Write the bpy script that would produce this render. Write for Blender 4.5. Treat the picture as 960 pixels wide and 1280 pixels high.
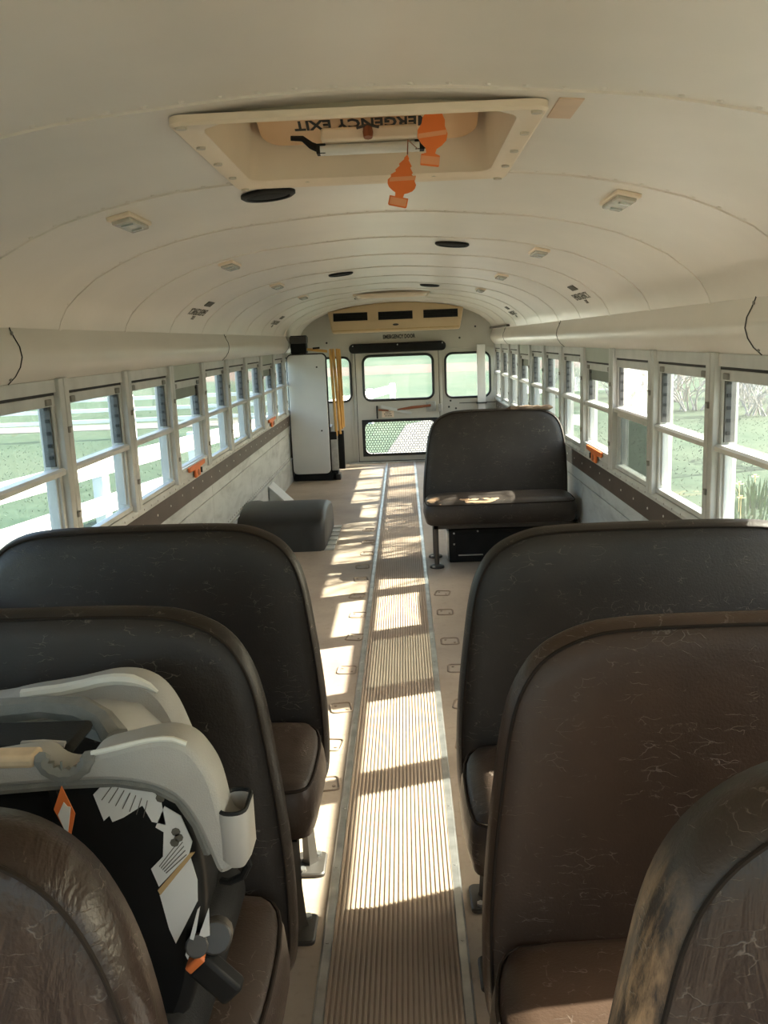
import bpy, bmesh, math, random
from math import sin, cos, pi, radians, tan, atan2, hypot
from mathutils import Vector, Matrix, Euler
random.seed(7)
S = bpy.context.scene
COL = S.collection
for o in list(bpy.data.objects):
    bpy.data.objects.remove(o)

# ------------------------------------------------------------------ camera
# world: X to the right across the bus, Y towards the rear, Z up, floor at z = 0
F_PX = 1099.2
PITCH, YAW, ROLL = .1922, .0282, -.0404
CAM = Vector((.0676, 0, 1.40))
fw = Vector((-sin(YAW) * cos(PITCH), cos(YAW) * cos(PITCH), -sin(PITCH)))
rt = Vector((cos(YAW), sin(YAW), 0))
up = rt.cross(fw)
r2 = rt * cos(ROLL) + up * sin(ROLL)
u2 = -rt * sin(ROLL) + up * cos(ROLL)
cam_d = bpy.data.cameras.new('camera')
cam_o = bpy.data.objects.new('camera', cam_d)
COL.objects.link(cam_o)
m = Matrix((r2, u2, -fw)).transposed().to_4x4()
m.translation = CAM
cam_o.matrix_world = m
cam_d.sensor_fit = 'AUTO'
cam_d.sensor_width = 36
cam_d.lens = 36 * F_PX / 1280
cam_d.clip_start = .02
cam_d.clip_end = 1500
S.camera = cam_o

# ------------------------------------------------------------------ light
SUN_EL, SUN_AZ = radians(36.1), radians(18.8)       # azimuth from +X (right side) towards the rear
to_sun = Vector((cos(SUN_EL) * cos(SUN_AZ), cos(SUN_EL) * sin(SUN_AZ), sin(SUN_EL)))
sd = bpy.data.lights.new('sun', 'SUN')
sd.energy = 9.5
sd.angle = radians(.6)
sd.color = (1, .94, .84)
so = bpy.data.objects.new('sun', sd)
COL.objects.link(so)
so.rotation_euler = (-to_sun).to_track_quat('-Z', 'Y').to_euler()
so.location = to_sun * 40

W = bpy.data.worlds.new('sky')
S.world = W
W.use_nodes = True
wn = W.node_tree
sky = wn.nodes.new('ShaderNodeTexSky')
sky.sky_type = 'NISHITA'
sky.sun_disc = False
sky.sun_elevation = SUN_EL
sky.sun_rotation = pi / 2 - SUN_AZ
sky.air_density = 1.2
sky.dust_density = 4.0
sky.ozone_density = 1.0
bgn = wn.nodes['Background']
wn.links.new(sky.outputs[0], bgn.inputs[0])
bgn.inputs[1].default_value = .30

S.view_settings.view_transform = 'Standard'
S.view_settings.look = 'None'
S.view_settings.gamma = 1
S.view_settings.use_curve_mapping = False
S.view_settings.exposure = 1.86

# ------------------------------------------------------------------ materials
def srgb(r, g, b):
    f = lambda c: (c / 255 / 12.92) if c / 255 <= .04045 else ((c / 255 + .055) / 1.055) ** 2.4
    return (f(r), f(g), f(b))

class NT:
    """small helper round a node tree"""
    def __init__(s, name):
        s.m = bpy.data.materials.new(name)
        s.m.use_nodes = True
        s.t = s.m.node_tree
        s.b = s.t.nodes['Principled BSDF']
        s.out = s.t.nodes['Material Output']
    def n(s, typ, **kw):
        x = s.t.nodes.new(typ)
        for k, v in kw.items():
            setattr(x, k, v)
        return x
    def l(s, a, b):
        s.t.links.new(a, b)
    def coord(s, scale=(1, 1, 1), obj=True):
        c = s.n('ShaderNodeTexCoord')
        mp = s.n('ShaderNodeMapping')
        mp.inputs['Scale'].default_value = scale
        s.l(c.outputs['Object'], mp.inputs['Vector'])
        return mp.outputs[0]
    def noise(s, scale, detail=4, rough=.55, vec=None, dist=0):
        x = s.n('ShaderNodeTexNoise')
        x.inputs['Scale'].default_value = scale
        x.inputs['Detail'].default_value = detail
        x.inputs['Roughness'].default_value = rough
        x.inputs['Distortion'].default_value = dist
        s.l(vec if vec is not None else s.coord(), x.inputs['Vector'])
        return x.outputs['Fac']
    def ramp(s, fac, stops):
        x = s.n('ShaderNodeValToRGB')
        e = x.color_ramp.elements
        while len(e) < len(stops):
            e.new(.5)
        for i, (p, c) in enumerate(stops):
            e[i].position = p
            e[i].color = (*c, 1) if len(c) == 3 else c
        s.l(fac, x.inputs['Fac'])
        return x.outputs['Color']
    def mix(s, fac, a, b):
        x = s.n('ShaderNodeMix', data_type='RGBA')
        for sock, v in ((0, fac), (6, a), (7, b)):
            if isinstance(v, (tuple, list)):
                x.inputs[sock].default_value = (*v, 1) if len(v) == 3 else v
            elif isinstance(v, (int, float)):
                x.inputs[sock].default_value = v
            else:
                s.l(v, x.inputs[sock])
        return x.outputs[2]
    def math(s, op, a, b=None):
        x = s.n('ShaderNodeMath', operation=op)
        for i, v in ((0, a), (1, b)):
            if v is None:
                continue
            if isinstance(v, (int, float)):
                x.inputs[i].default_value = v
            else:
                s.l(v, x.inputs[i])
        return x.outputs[0]
    def bump(s, h, strength, dist=.01):
        x = s.n('ShaderNodeBump')
        x.inputs['Strength'].default_value = strength
        x.inputs['Distance'].default_value = dist
        s.l(h, x.inputs['Height'])
        s.l(x.outputs[0], s.b.inputs['Normal'])
    def base(s, c):
        if isinstance(c, tuple):
            s.b.inputs['Base Color'].default_value = (*c, 1)
        else:
            s.l(c, s.b.inputs['Base Color'])
    def set(s, rough=.5, metal=0, spec=.5):
        s.b.inputs['Roughness'].default_value = rough
        s.b.inputs['Metallic'].default_value = metal
        s.b.inputs['Specular IOR Level'].default_value = spec

def paint(name, c, rough=.5, var=.12, scale=5, metal=0, spec=.5, bump=0):
    t = NT(name)
    d = tuple(x * (1 - var) for x in c)
    e = tuple(min(1, x * (1 + var * .5)) for x in c)
    f = t.noise(scale, 5)
    t.base(t.ramp(f, [(.3, d), (.7, e)]))
    t.set(rough, metal, spec)
    if bump:
        t.bump(t.noise(scale * 30, 3), bump, .003)
    return t.m

M = {}
M['ceiling'] = paint('cream_ceiling_paint', (.79, .715, .635), .34, .07, 2.2, spec=.5)
M['cove'] = paint('cream_cove_paint', (.71, .655, .585), .33, .06, 2, spec=.5)
M['window_metal'] = paint('pale_grey_window_aluminium', (.56, .555, .53), .42, .14, 8)
M['window_light'] = paint('bright_aluminium_rail', (.72, .71, .68), .35, .1, 8)
M['track'] = paint('dark_window_track', (.10, .097, .09), .6, .3, 20)
M['black'] = paint('black_plastic', (.013, .0125, .012), .55, .3, 9, spec=.2)
M['black_soft'] = paint('black_rubber', (.014, .0135, .013), .65, .25, 12, bump=.3, spec=.2)
M['latch_grey'] = paint('grey_latch', (.24, .225, .20), .5, .2, 20)
M['strip'] = paint('brown_rub_strip', (.085, .060, .046), .45, .3, 6)
M['header_green'] = paint('grey_green_header_panel', (.43, .46, .40), .5, .08, 5)
M['rear_wall'] = paint('rear_wall_paint', (.52, .50, .435), .45, .1, 2.5)
M['door_paint'] = paint('door_paint', (.58, .555, .48), .42, .1, 3)
M['gasket'] = paint('black_window_gasket', (.018, .018, .018), .5, .2, 9)
M['ac'] = paint('tan_plastic', (.66, .49, .29), .45, .07, 3)
M['hatch'] = paint('cream_hatch_plastic', (.84, .69, .53), .42, .07, 4)
M['hatch_screw'] = paint('cream_screw', (.60, .52, .42), .5, .1, 10)
M['lid'] = paint('tan_hatch_lid', (.80, .53, .31), .5, .06, 4)
M['white'] = paint('white_enamel', (.76, .74, .70), .35, .08, 5)
M['orange'] = paint('orange_card', (.86, .20, .035), .6, .06, 10)
M['orange_pale'] = paint('pale_orange_print', (.85, .36, .17), .6, .05, 10)
M['orange_red'] = paint('orange_red_plastic', (.80, .20, .05), .45, .1, 10)
M['red_brown'] = paint('red_brown_handle', (.28, .085, .035), .5, .15, 10)
M['lens'] = paint('lamp_lens', (.55, .50, .42), .25, .2, 30)
M['steel'] = paint('worn_steel', (.55, .55, .53), .32, .3, 14, metal=.85)
M['dark_steel'] = paint('dark_painted_steel', (.05, .043, .036), .45, .3, 14)
M['ink'] = paint('black_ink', (.03, .028, .026), .7, .1, 5)
M['ink_faded'] = paint('faded_black_ink', (.13, .115, .09), .7, .2, 60)
M['yellow_foam'] = paint('yellow_foam_grip', (.62, .34, .085), .6, .15, 7)
M['lift_white'] = paint('white_lift_platform', (.70, .70, .675), .4, .06, 2.5)
M['grey_bracket'] = paint('grey_painted_bracket', (.60, .61, .58), .5, .08, 6)
M['foam'] = paint('torn_foam', (.36, .23, .13), .9, .3, 18, bump=.5)  # sunlight on the far cushion, put into a tan colour
M['frayed'] = paint('frayed_cloth', (.17, .115, .075), .9, .4, 22, bump=.6)
M['cs_grey'] = paint('grey_car_seat_fabric', (.38, .362, .33), .85, .07, 14, bump=.35)
M['cs_grey_dark'] = paint('grey_gathered_fabric', (.21, .205, .185), .85, .2, 30, bump=.6)
M['cs_piping'] = paint('light_grey_piping', (.66, .645, .58), .7, .05, 20)
M['cs_plastic'] = paint('grey_cup_holder_plastic', (.37, .35, .32), .45, .05, 10)
M['beige'] = paint('beige_fabric', (.60, .45, .29), .85, .15, 30)
M['yellow_edge'] = paint('yellow_label_band', (.55, .36, .16), .6, .2, 20)
M['fence'] = paint('white_fence_paint', (.80, .80, .77), .5, .06, 2)
M['patch'] = paint('peach_paint_patch', (.70, .50, .35), .45, .1, 12)
M['flower'] = paint('pale_yellow_petals', (.85, .62, .30), .6, .1, 10)
M['leaf'] = paint('dark_leaf', (.06, .13, .035), .55, .3, 5)
M['bark'] = paint('grey_bark', (.20, .175, .15), .85, .3, 6)
M['bark_pale'] = paint('pale_twigs', (.34, .31, .28), .85, .3, 6)
M['roof'] = paint('yellow_roof_paint', (.55, .40, .06), .5, .1, 2)
M['band'] = paint('grey_shade_band', (.27, .30, .26), .6, .1, 6)

def leather(name, c, wear=None, rough=.42, crease=.6, worn=(.34, .245, .15), folds=0):
    """brown vinyl: colour drift, fine grain, long creases with pale scuffed crests"""
    t = NT(name)
    v = t.coord()
    f1 = t.noise(3.2, 5, .6, v)
    col = t.ramp(f1, [(.28, tuple(x * .68 for x in c)), (.75, tuple(x * 1.3 for x in c))])
    # crease lines: ridged distorted noise
    vo = t.n('ShaderNodeTexVoronoi', feature='DISTANCE_TO_EDGE')
    vo.inputs['Scale'].default_value = 24
    wob = t.n('ShaderNodeTexNoise')
    wob.inputs['Scale'].default_value = 14
    wob.inputs['Detail'].default_value = 4
    t.l(v, wob.inputs['Vector'])
    wv = t.n('ShaderNodeVectorMath', operation='MULTIPLY_ADD')
    t.l(wob.outputs['Color'], wv.inputs[0])
    wv.inputs[1].default_value = (.10, .10, .10)
    rot = t.n('ShaderNodeMapping')
    rot.inputs['Rotation'].default_value = (0, radians(28), 0)
    rot.inputs['Scale'].default_value = (.55, .55, 2.3)
    t.l(v, rot.inputs['Vector'])
    t.l(rot.outputs[0], wv.inputs[2])
    t.l(wv.outputs[0], vo.inputs['Vector'])
    line = t.ramp(vo.outputs['Distance'], [(0, (1, 1, 1)), (.028, (0, 0, 0))])
    area = t.ramp(t.noise(17, 6, .72, v), [(.52, (0, 0, 0)), (.60, (1, 1, 1))])
    lm = t.math('MULTIPLY', t.math('MULTIPLY', line, area), .7)
    col = t.mix(lm, col, (.17, .135, .11))
    if wear:                                   # (axis, from, to) worn zone in object space, broken by noise
        x = t.n('ShaderNodeSeparateXYZ')
        t.l(v, x.inputs[0])
        mr = t.n('ShaderNodeMapRange')
        mr.inputs['From Min'].default_value = wear[1]
        mr.inputs['From Max'].default_value = wear[2]
        t.l(x.outputs[wear[0]], mr.inputs['Value'])
        nz = t.noise(16, 6, .7, t.coord((2.2, 2.2, .5)))
        k = t.math('MULTIPLY', mr.outputs[0], t.ramp(nz, [(.42, (0, 0, 0)), (.60, (1, 1, 1))]))
        col = t.mix(k, col, worn)
    t.base(col)
    t.set(rough, 0, .32)
    g = t.noise(220, 2, .5, v)
    soft = t.noise(5.5, 3, .5, v, .8)
    h = t.math('ADD', t.math('MULTIPLY', g, .08), t.math('ADD', t.math('MULTIPLY', lm, .22 * crease), t.math('MULTIPLY', soft, .9 * crease)))
    if folds:                                  # long soft folds running down from the welt
        fv = t.n('ShaderNodeMapping')
        fv.inputs['Rotation'].default_value = (0, radians(-35), 0)
        fv.inputs['Scale'].default_value = (3.2, 1, .8)
        t.l(v, fv.inputs['Vector'])
        fn = t.noise(5, 4, .55, fv.outputs[0], 1.2)
        h = t.math('ADD', h, t.math('MULTIPLY', fn, folds))
    t.bump(h, .55, .012)
    return t.m

M['vinyl_dark'] = leather('dark_brown_vinyl', (.030, .0225, .0175))
M['vinyl_far'] = leather('grey_brown_vinyl', (.040, .032, .0265), crease=.35)
M['vinyl_brown'] = leather('warm_brown_vinyl', (.054, .032, .021))
M['vinyl_near'] = leather('glossy_brown_vinyl', (.034, .021, .0155), rough=.34, crease=.35, folds=1.6)
M['vinyl_worn'] = leather('worn_brown_vinyl', (.066, .050, .038), wear=(0, -.335, -.405), rough=.34, crease=1.0)
M['vinyl_cushion'] = leather('cushion_vinyl', (.045, .030, .022), crease=.8)
M['piping'] = paint('dark_welt', (.022, .015, .011), .7, .2, 20, spec=.15)
M['boxing_worn'] = leather('scuffed_boxing_vinyl', (.040, .027, .020), wear=(0, .325, .262), crease=.8, worn=(.44, .265, .14))

def metal_panel(name, c):
    t = NT(name)
    v = t.coord((1, 1, 3.2))
    f = t.noise(2.4, 6, .65, v, .6)
    t.base(t.ramp(f, [(.30, tuple(x * .66 for x in c)), (.52, c), (.78, tuple(min(1, x * 1.15) for x in c))]))
    t.set(.48, .15, .5)
    return t.m
M['panel'] = metal_panel('aluminium_lining', (.50, .51, .49))

def floor_mat():
    t = NT('tan_floor_covering')
    v = t.coord()
    f = t.noise(1.6, 6, .62, v)
    c = t.ramp(f, [(.28, (.27, .205, .15)), (.5, (.37, .295, .225)), (.75, (.46, .375, .29))])
    g = t.noise(38, 3, .6, v)
    c = t.mix(t.ramp(g, [(.56, (0, 0, 0)), (.78, (.45, .45, .45))]), c, (.20, .155, .115))
    t.base(c)
    t.set(.5, 0, .4)
    t.bump(g, .15, .004)
    return t.m
M['floor'] = floor_mat()
def runner_mat():
    t = NT('ribbed_runner_rubber')
    f = t.noise(3, 6, .6, t.coord((1, .35, 1)))
    t.base(t.ramp(f, [(.3, (.30, .225, .165)), (.7, (.47, .37, .28))]))
    t.set(.5, 0, .4)
    return t.m
M['runner'] = runner_mat()
M['groove'] = paint('runner_groove_dirt', (.27, .20, .145), .7, .2, 10)  # grooves a darker brown than the ribs

def wheel_mat():
    t = NT('scuffed_black_cover')
    v = t.coord()
    f = t.noise(6, 6, .65, v)
    c = t.ramp(f, [(.4, (.014, .013, .012)), (.66, (.022, .021, .019)), (.9, (.07, .067, .06))])
    t.base(c)
    t.set(.42, 0, .5)
    return t.m
M['wheel_cover'] = wheel_mat()

def glass(name, tint=(.93, .96, .93), haze=0.0, refl=1.0):
    t = NT(name)
    t.t.nodes.remove(t.b)
    tr = t.n('ShaderNodeBsdfTransparent')
    tr.inputs[0].default_value = (*tint, 1)
    gl = t.n('ShaderNodeBsdfGlossy')
    gl.inputs['Roughness'].default_value = .02
    fr = t.n('ShaderNodeFresnel')
    fr.inputs['IOR'].default_value = 1.42
    mx = t.n('ShaderNodeMixShader')
    ge = t.n('ShaderNodeNewGeometry')
    t.l(t.math('MULTIPLY', fr.outputs[0], t.math('SUBTRACT', 1.0, ge.outputs['Backfacing'])), mx.inputs[0])
    t.l(tr.outputs[0], mx.inputs[1])
    t.l(gl.outputs[0], mx.inputs[2])
    last = mx.outputs[0]
    if haze:
        tl = t.n('ShaderNodeBsdfTranslucent')
        tl.inputs[0].default_value = (.9, .9, .87, 1)
        m2 = t.n('ShaderNodeMixShader')
        nz = t.noise(3.5, 5, .6)
        t.l(t.math('MULTIPLY', t.math('ADD', nz, .3), haze), m2.inputs[0])
        t.l(last, m2.inputs[1])
        t.l(tl.outputs[0], m2.inputs[2])
        last = m2.outputs[0]
    t.l(last, t.out.inputs[0])
    return t.m
M['glass'] = glass('window_glass', haze=.03)
M['glass_right'] = glass('dusty_window_glass', haze=.012)
M['glass_dark'] = glass('dark_doubled_glass', (.34, .37, .35), haze=.012)
def cracked():
    t = NT('crazed_translucent_pane')
    t.t.nodes.remove(t.b)
    tr = t.n('ShaderNodeBsdfTransparent')
    tl = t.n('ShaderNodeBsdfTranslucent')
    n2 = t.noise(7, 3, .5, t.coord((1, 1, 1)), 2.2)
    ridge = t.math('ABSOLUTE', t.math('SUBTRACT', n2, .5))
    t.l(t.ramp(ridge, [(0, (.04, .035, .03)), (.03, (.85, .84, .80))]), tl.inputs[0])
    m2 = t.n('ShaderNodeMixShader')
    m2.inputs[0].default_value = .055
    t.l(tr.outputs[0], m2.inputs[1])
    t.l(tl.outputs[0], m2.inputs[2])
    t.l(m2.outputs[0], t.out.inputs[0])
    return t.m
M['glass_crazed'] = cracked()

def grass_mat(name, a, b, c, sc):
    t = NT(name)
    v = t.coord()
    f = t.noise(sc, 8, .7, v)
    col = t.ramp(f, [(.30, a), (.5, b), (.72, c)])
    big = t.ramp(t.noise(.13, 4, .6, v), [(.40, (0, 0, 0)), (.7, (.55, .55, .55))])
    col = t.mix(big, col, tuple((x + y) / 2 for x, y in zip(c, (.11, .095, .068))))
    t.base(col)
    t.set(.95, 0, .05)
    t.bump(f, .25, .05)
    return t.m
M['grass'] = grass_mat('pasture_grass', (.028, .050, .030), (.041, .064, .042), (.058, .086, .057), 2.6)
M['far_grass'] = grass_mat('far_pasture', (.034, .054, .036), (.042, .066, .044), (.054, .080, .055), .35)
M['tan_field'] = grass_mat('dry_field', (.078, .060, .052), (.095, .070, .060), (.110, .082, .072), .5)
M['gravel'] = paint('pale_gravel', (.115, .108, .098), .9, .25, 4)
M['blade'] = paint('grass_blades', (.052, .08, .05), .8, .4, 3)

# ------------------------------------------------------------------ mesh helpers
class MB:
    def __init__(s):
        s.v, s.f, s.mi = [], [], []
    def add(s, vs, fs, mi=0):
        b = len(s.v)
        s.v += [tuple(x) for x in vs]
        s.f += [tuple(b + i for i in q) for q in fs]
        s.mi += [mi] * len(fs)
    def box(s, x0, x1, y0, y1, z0, z1, mi=0):
        x0, x1 = min(x0, x1), max(x0, x1)
        y0, y1 = min(y0, y1), max(y0, y1)
        vs = [(x, y, z) for z in (z0, z1) for y in (y0, y1) for x in (x0, x1)]
        s.add(vs, [(0, 2, 3, 1), (4, 5, 7, 6), (0, 1, 5, 4), (2, 6, 7, 3), (0, 4, 6, 2), (1, 3, 7, 5)], mi)
        return s
    def obox(s, c, size, rot=(0, 0, 0), mi=0):
        R = Euler(rot).to_matrix()
        hx, hy, hz = (k / 2 for k in size)
        vs = [Vector(c) + R @ Vector((x, y, z)) for z in (-hz, hz) for y in (-hy, hy) for x in (-hx, hx)]
        s.add(vs, [(0, 2, 3, 1), (4, 5, 7, 6), (0, 1, 5, 4), (2, 6, 7, 3), (0, 4, 6, 2), (1, 3, 7, 5)], mi)
        return s
    def tube(s, pts, r, n=8, mi=0, cap=True):
        pts = [Vector(p) for p in pts]
        rs = r if isinstance(r, (list, tuple)) else [r] * len(pts)
        rings = []
        ref = None
        for i, p in enumerate(pts):
            a = pts[max(0, i - 1)]
            b = pts[min(len(pts) - 1, i + 1)]
            d = (b - a).normalized()
            if ref is None or abs(ref.dot(d)) > .95:
                ref = Vector((0, 0, 1)) if abs(d.z) < .9 else Vector((1, 0, 0))
            u = d.cross(ref).normalized()
            w = u.cross(d).normalized()
            ref = w
            rings.append([p + (u * cos(2 * pi * k / n) + w * sin(2 * pi * k / n)) * rs[i] for k in range(n)])
        vs = [q for g in rings for q in g]
        fs = []
        for i in range(len(pts) - 1):
            for k in range(n):
                fs.append((i * n + k, i * n + (k + 1) % n, (i + 1) * n + (k + 1) % n, (i + 1) * n + k))
        if cap:
            fs.append(tuple(range(n))[::-1])
            fs.append(tuple((len(pts) - 1) * n + k for k in range(n)))
        s.add(vs, fs, mi)
        return s
    def loop_tube(s, pts, r, n=6, mi=0):
        """closed tube round a closed loop of points"""
        pts = [Vector(p) for p in pts]
        N = len(pts)
        nrm = Vector()
        c = sum(pts, Vector()) / N
        for i in range(N):
            nrm += (pts[i] - c).cross(pts[(i + 1) % N] - c)
        nrm.normalize()
        vs, fs = [], []
        for i in range(N):
            d = (pts[(i + 1) % N] - pts[i - 1]).normalized()
            u = d.cross(nrm).normalized()
            w = u.cross(d)
            vs += [pts[i] + (u * cos(2 * pi * k / n) + w * sin(2 * pi * k / n)) * r for k in range(n)]
        for i in range(N):
            j = (i + 1) % N
            for k in range(n):
                fs.append((i * n + k, i * n + (k + 1) % n, j * n + (k + 1) % n, j * n + k))
        s.add(vs, fs, mi)
        return s
    def prism(s, poly, axis, a, b, mi=0):
        """poly = 2-D points; axis = the axis of extrusion; the other two axes in x,y,z order"""
        def P(p, h):
            q = list(p)
            q.insert(axis, h)
            return q
        n = len(poly)
        vs = [P(p, a) for p in poly] + [P(p, b) for p in poly]
        fs = [(i, (i + 1) % n, n + (i + 1) % n, n + i) for i in range(n)]
        fs += [tuple(range(n))[::-1], tuple(range(n, 2 * n))]
        s.add(vs, fs, mi)
        return s
    def disc(s, c, r, h, n=20, axis=2, mi=0):
        pts = [Vector(c), Vector(c)]
        q = [0, 0, 0]
        q[axis] = h
        return s.tube([c, Vector(c) + Vector(q)], r, n, mi)
    def tess_cap(s, loop, o2, mi=0):
        """cap a concave outline with triangles (o2 = its 2-D points)"""
        from mathutils.geometry import tessellate_polygon
        tr = tessellate_polygon([[Vector((p[0], p[1], 0)) for p in o2]])
        s.add(loop, [tuple(t) for t in tr], mi)
        return s
    def rings(s, loops, mi=0, cap0=True, cap1=True):
        n = len(loops[0])
        vs = [p for g in loops for p in g]
        fs = []
        for i in range(len(loops) - 1):
            for k in range(n):
                fs.append((i * n + k, i * n + (k + 1) % n, (i + 1) * n + (k + 1) % n, (i + 1) * n + k))
        if cap0:
            fs.append(tuple(range(n))[::-1])
        if cap1:
            fs.append(tuple((len(loops) - 1) * n + k for k in range(n)))
        s.add(vs, fs, mi)
        return s
    def mesh(s, name):
        me = bpy.data.meshes.new(name)
        me.from_pydata(s.v, [], s.f)
        bm = bmesh.new()
        bm.from_mesh(me)
        for f, k in zip(bm.faces, s.mi):
            f.material_index = k
        bmesh.ops.recalc_face_normals(bm, faces=bm.faces)
        bm.to_mesh(me)
        bm.free()
        return me
    def build(s, name, mat, parent=None, smooth=35, bevel=0, kind=None, label=None):
        me = s.mesh(name)
        for x in (mat if isinstance(mat, (list, tuple)) else [mat]):
            me.materials.append(M[x] if isinstance(x, str) else x)
        o = bpy.data.objects.new(name, me)
        COL.objects.link(o)
        if smooth:
            me.polygons.foreach_set('use_smooth', [True] * len(me.polygons))
            me.set_sharp_from_angle(angle=radians(smooth))
        if bevel:
            b = o.modifiers.new('bevel', 'BEVEL')
            b.width = bevel
            b.segments = 2
            b.limit_method = 'ANGLE'
            b.angle_limit = radians(40)
        if parent is not None:
            put(o, parent)
        if kind:
            o['kind'] = kind
        if label:
            o['label'] = label
        return o

def put(o, parent):
    """parent keeping the world place (parents are only moved, never turned, when made)"""
    o.parent = parent
    if parent.type == 'EMPTY' and o.type == 'MESH':
        o.matrix_parent_inverse = Matrix.Translation(-parent.location)
    return o

def thing(name, label, cat, loc=(0, 0, 0), group=None):
    o = bpy.data.objects.new(name, None)
    o.empty_display_size = .05
    COL.objects.link(o)
    o.location = loc
    o['label'] = label
    o['category'] = cat
    if group:
        o['group'] = group
    return o
def tag(o, label, cat, group=None):
    o['label'] = label
    o['category'] = cat
    if group:
        o['group'] = group
    return o
def struct(o):
    o['kind'] = 'structure'
    return o
def copy_tree(o, parent=None):
    c = o.copy()
    COL.objects.link(c)
    if parent is not None:
        c.parent = parent
    for ch in list(o.children):
        copy_tree(ch, c)
    return c

def text_mesh(txt, size, mat, name, M4, parent, sx=1.0, bold=0):
    cu = bpy.data.curves.new(name, 'FONT')
    cu.body = txt
    cu.size = size
    cu.align_x = 'CENTER'
    cu.align_y = 'CENTER'
    cu.extrude = .0006
    cu.resolution_u = 2
    cu.offset = bold
    tmp = bpy.data.objects.new('tmp_text', cu)
    COL.objects.link(tmp)
    dg = bpy.context.evaluated_depsgraph_get()
    me = bpy.data.meshes.new_from_object(tmp.evaluated_get(dg))
    bpy.data.objects.remove(tmp)
    me.name = name
    me.transform(Matrix.Diagonal((sx, 1, 1, 1)))
    me.transform(M4)
    me.materials.clear()
    me.materials.append(M[mat])
    o = bpy.data.objects.new(name, me)
    COL.objects.link(o)
    put(o, parent)
    return o
def frame_m(origin, xa, ya):
    xa = Vector(xa).normalized()
    ya = Vector(ya).normalized()
    za = xa.cross(ya)
    m = Matrix((xa, ya, za)).transposed().to_4x4()
    m.translation = Vector(origin)
    return m

def chaikin(p, n=2):
    for _ in range(n):
        q = []
        for i in range(len(p)):
            a, b = p[i], p[(i + 1) % len(p)]
            q += [(a[0] * .75 + b[0] * .25, a[1] * .75 + b[1] * .25), (a[0] * .25 + b[0] * .75, a[1] * .25 + b[1] * .75)]
        p = q
    return p
def rrect(x0, x1, y0, y1, r, n=6):
    out = []
    for cx, cy, a0 in ((x1 - r, y1 - r, 0), (x0 + r, y1 - r, 90), (x0 + r, y0 + r, 180), (x1 - r, y0 + r, 270)):
        for k in range(n + 1):
            a = radians(a0 + 90 * k / n)
            out.append((cx + r * cos(a), cy + r * sin(a)))
    return out
def inset(p, d):
    """move a (roughly convex) closed outline inwards by d"""
    n = len(p)
    area = sum(p[i][0] * p[(i + 1) % n][1] - p[(i + 1) % n][0] * p[i][1] for i in range(n))
    s = 1 if area > 0 else -1
    out = []
    for i in range(n):
        a, b = p[i - 1], p[(i + 1) % n]
        tx, ty = b[0] - a[0], b[1] - a[1]
        L = hypot(tx, ty) or 1
        out.append((p[i][0] - s * ty / L * d, p[i][1] + s * tx / L * d))
    return out
def toward(p, k):
    cx = sum(q[0] for q in p) / len(p)
    cy = sum(q[1] for q in p) / len(p)
    return [(q[0] + (cx - q[0]) * k, q[1] + (cy - q[1]) * k) for q in p]
def hole_plate(mb, rect, hole, axis, a, b, mi=0):
    """rectangular plate with one rounded hole, extruded from a to b along axis"""
    x0, x1, y0, y1 = rect
    hx = sum(p[0] for p in hole) / len(hole)
    hy = sum(p[1] for p in hole) / len(hole)
    outer = []
    for p in hole:
        dx, dy = p[0] - hx, p[1] - hy
        ts = []
        if dx > 1e-9: ts.append((x1 - hx) / dx)
        if dx < -1e-9: ts.append((x0 - hx) / dx)
        if dy > 1e-9: ts.append((y1 - hy) / dy)
        if dy < -1e-9: ts.append((y0 - hy) / dy)
        t = min(ts)
        outer.append([hx + dx * t, hy + dy * t])
    for cx, cy in ((x0, y0), (x0, y1), (x1, y0), (x1, y1)):
        k = min(range(len(outer)), key=lambda i: hypot(outer[i][0] - cx, outer[i][1] - cy))
        outer[k] = [cx, cy]
    def P(p, h):
        q = list(p)
        q.insert(axis, h)
        return tuple(q)
    n = len(hole)
    A = [P(p, a) for p in hole] + [P(p, a) for p in outer] + [P(p, b) for p in hole] + [P(p, b) for p in outer]
    fs = []
    for i in range(n):
        j = (i + 1) % n
        fs += [(i, j, n + j, n + i), (2 * n + i, 3 * n + i, 3 * n + j, 2 * n + j), (i, 2 * n + i, 2 * n + j, j), (n + i, n + j, 3 * n + j, 3 * n + i)]
    mb.add(A, fs, mi)
    return mb

# ------------------------------------------------------------------ dimensions of the bus
HW = 1.13            # half width at the lower wall lining
P0, PITCHW = 3.04, .7237
YF, YR = -1.35, 10.24
ZSILL, ZCOVE = .70, 1.315
PROFILE = [(0, 1.818), (.17, 1.813), (.33, 1.80), (.5, 1.784), (.67, 1.752), (.78, 1.722), (.86, 1.69), (.95, 1.645), (1.02, 1.592), (1.06, 1.553), (1.085, 1.51), (1.095, 1.482)]
def zc(x):
    x = abs(x)
    for (a, za), (b, zb) in zip(PROFILE, PROFILE[1:]):
        if x <= b:
            return za + (zb - za) * (x - a) / (b - a)
    return PROFILE[-1][1]
def posts(k):
    return P0 + k * PITCHW

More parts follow.
